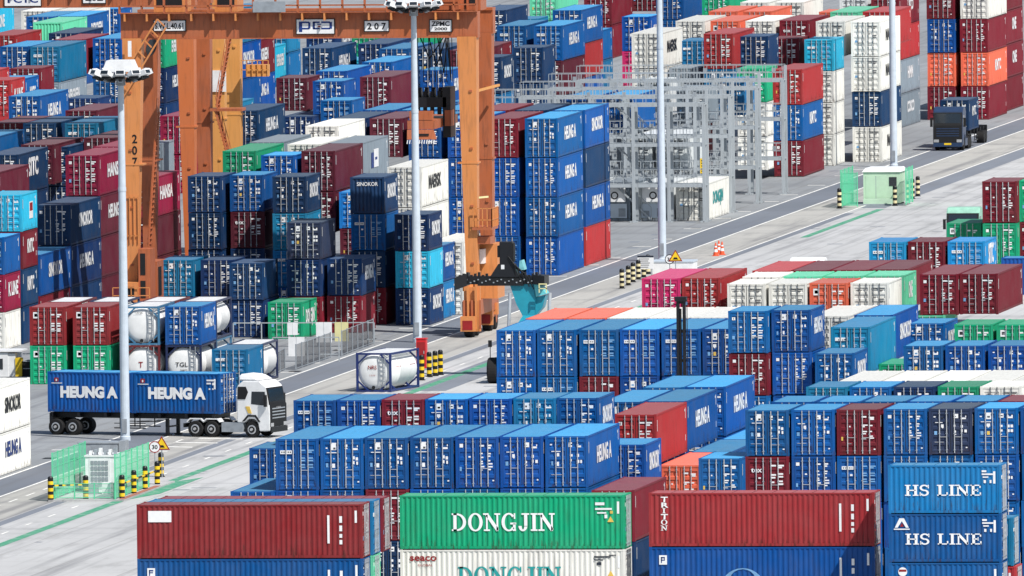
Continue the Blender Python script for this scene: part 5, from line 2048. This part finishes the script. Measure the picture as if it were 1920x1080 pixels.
mb.box(-1.5, 1.6, -1.2, 1.2, 0, .85, WHITEP)
mb.box(-1.55, 1.65, -1.25, 1.25, .852, .95, CONC)
mb.obj('block', r)
P = at(790, 700)
r = thing('red_cabinet', 'red fire cabinet standing at the mast foot by striped bollards', 'cabinet', (onY(789, 690, P.y + 6).x, P.y + 6, 0))
mb = MB()
zh = onY(790, 636, P.y + 6).z
mb.box(-.3, .36, 0, .7, 0, zh, REDP)
mb.box(-.34, .4, -.04, .74, zh + .002, zh + .06, REDP)
mb.obj('body', r)
mb = MB()
mb.box(-.24, .3, -.015, -.001, .2, zh - .2, LETR)
mb.box(.2, .25, -.05, -.015, zh * .5, zh * .5 + .2, CHROME)
mb.obj('door', r)
for i, (px, py) in enumerate(((1342, 480), (1348, 476), (1354, 478))):
    P = at(px, py)
    r = thing('traffic_cone', ('orange traffic cone nearest the lane', 'tall orange traffic cone in the middle of three', 'orange traffic cone farthest from the lane')[i], 'traffic cone', P, 0, 'cones by the lane')
    mb = MB()
    mb.lathe([(.2, .04), (.16, .3)], CONEP, 'z', 14)
    mb.lathe([(.16, .301), (.13, .5)], DECW, 'z', 14)
    mb.lathe([(.13, .501), (.11, .65)], CONEP, 'z', 14)
    mb.lathe([(.11, .651), (.09, .75)], DECW, 'z', 14)
    mb.lathe([(.09, .751), (.04, 1.0)], CONEP, 'z', 14)
    mb.obj('body', r)
    mb = MB()
    mb.box(-.26, .26, -.26, .26, 0, .04, CONEP)
    mb.obj('base', r)

# far substation
P = at(1612, 386)
r = thing('substation_cabin', 'cream green substation cabin with white roof inside far green fence', 'cabin', (P.x, P.y + 1.5, 0))
PALEG = plain('pale_green_panel', (188, 214, 190), .5, 0, .05)
zr = onY(1640, 322, P.y + 2).z
mb = MB()
mb.box(.1, 3.0, 0, 3.5, .15, zr, PALEG)
mb.obj('wall', r)
mb = MB()
mb.hexa([(0, -.1, zr + .002), (3.1, -.1, zr + .002), (0, 3.6, zr + .002), (3.1, 3.6, zr + .002), (.25, .1, zr + .3), (2.9, .1, zr + .3), (.25, 3.4, zr + .3), (2.9, 3.4, zr + .3)], WHITEP)
mb.obj('roof', r)
mb = MB()
mb.box(2.15, 2.75, -.03, -.001, zr - 1.1, zr - .4, GLASS)
mb.box(.3, 1.9, -.02, -.001, .5, zr - .3, PALEG)
mb.box(1.08, 1.12, -.025, -.02, .5, zr - .3, GREYP)
mb.box(.3, 1.9, -.025, -.02, .46, .5, GREYP)
mb.obj('door', r)
mb = MB()
mb.box(-.9, 3.4, -1.2, -.9, .0, .12, GREYP)
mb.box(.2, 2.6, -.9, -.3, .0, .5, PALEG)
mb.obj('base_trim', r)
fx = at(1577, 390)
mesh_fence('green mesh fence on the lane side of far substation', (fx.x, fx.y, 0), (fx.x, fx.y + 7, 0), 2.9, 3, GMESH, GREENM)
mesh_fence('green mesh fence on the yard side of far substation', (fx.x + 4.75, fx.y + 3, 0), (fx.x + 4.75, fx.y + 7, 0), 2.9, 2, GMESH, GREENM)
mesh_fence('green mesh fence across the front of far substation', (fx.x + .1, fx.y, 0), (fx.x + 1.3, fx.y, 0), 2.7, 1, GMESH, GREENM)

# grey mesh gates and railings by the crane foot
for i, (a, b, lb) in enumerate((((641, 668), (700, 645), 'grey mesh fence panel nearest the crane leg'), ((555, 694), (620, 671), 'grey mesh fence panel before the white boards'), ((478, 722), (534, 694), 'grey mesh fence panel behind the white truck cab'))):
    A, B = at(*a), at(*b)
    mesh_fence(lb, (A.x, A.y, 0), (B.x, B.y, 0), (1.75, 1.75, 1.5)[i], 6, DMESH, GREYP, .02)
for i, (pxa, pxb, py, lb) in enumerate(((438, 702, 650, 'long pipe railing before the green container'), (512, 636, 678, 'pipe railing joining the two mesh panels'), (398, 480, 716, 'pipe railing behind the white truck'))):
    A = at((pxa + pxb) / 2, py)
    Ax, Bx = onY(pxa, py, A.y).x, onY(pxb, py, A.y).x
    r = thing('pipe_railing', lb, 'railing', (Ax, A.y, 0))
    mb = MB()
    railing(mb, (0, 0, 0), (Bx - Ax, 0, 0), RACKP, 1.65, 2.0, .07)
    mb.obj('rails', r)
for i, (x0, x1, y0, y1, M, lb) in enumerate(((539, 558, 605, 628, WHITEP, 'white board hung before the green container'), (541, 571, 632, 668, WHITEP, 'large white board on the lower railing'), (593, 622, 604, 642, WHITEP, 'white board right of the green container'), (628, 653, 604, 640, CREAM, 'cream board beside the mesh fence'))):
    A = at((x0 + x1) / 2, 650 if y0 < 625 else 678)
    pa, pb = onY(x0, y1, A.y - .1), onY(x1, y0, A.y - .1)
    r = thing('white_board', lb, 'board', (pa.x, A.y - .1, pa.z))
    mb = MB()
    mb.box(0, pb.x - pa.x, -.03, .02, 0, pb.z - pa.z, M)
    mb.box((pb.x - pa.x) * .48, (pb.x - pa.x) * .5, -.034, -.03, 0, pb.z - pa.z, GREYP)
    mb.obj('sheet', r)
# site cabin at the far left
P = at(40, 706)
r = thing('site_cabin', 'white site cabin with yellow corner behind the white container pair', 'cabin', (P.x, P.y, 0))
zr = onY(40, 671, P.y).z + .35
mb = MB()
mb.box(-6.0, -.9, 0, 2.4, 0, zr, WHITEP)
mb.box(-.9, -.4, .05, 2.42, 0, zr - .05, WHITEP)
mb.box(-.4, .05, -.02, .5, 0, zr - .35, YEL)
mb.box(.05, .7, .1, 2.3, 0, zr - .6, DARK)
mb.box(-6.1, 0, -.1, 2.5, zr + .052, zr + .15, WHITEP)
mb.obj('wall', r)
for k in range(4):
    mb = MB()
    mb.box(-5.6 + k * 1.15, -4.7 + k * 1.15, -.03, -.002, .5, zr - .4, GLASS)
    mb.obj('window', r)
mb = MB()
for k in range(3):
    mb.box(.1, .65, .04, .09, .5 + k * .5, .56 + k * .5, GREYP)
mb.obj('louvre', r)
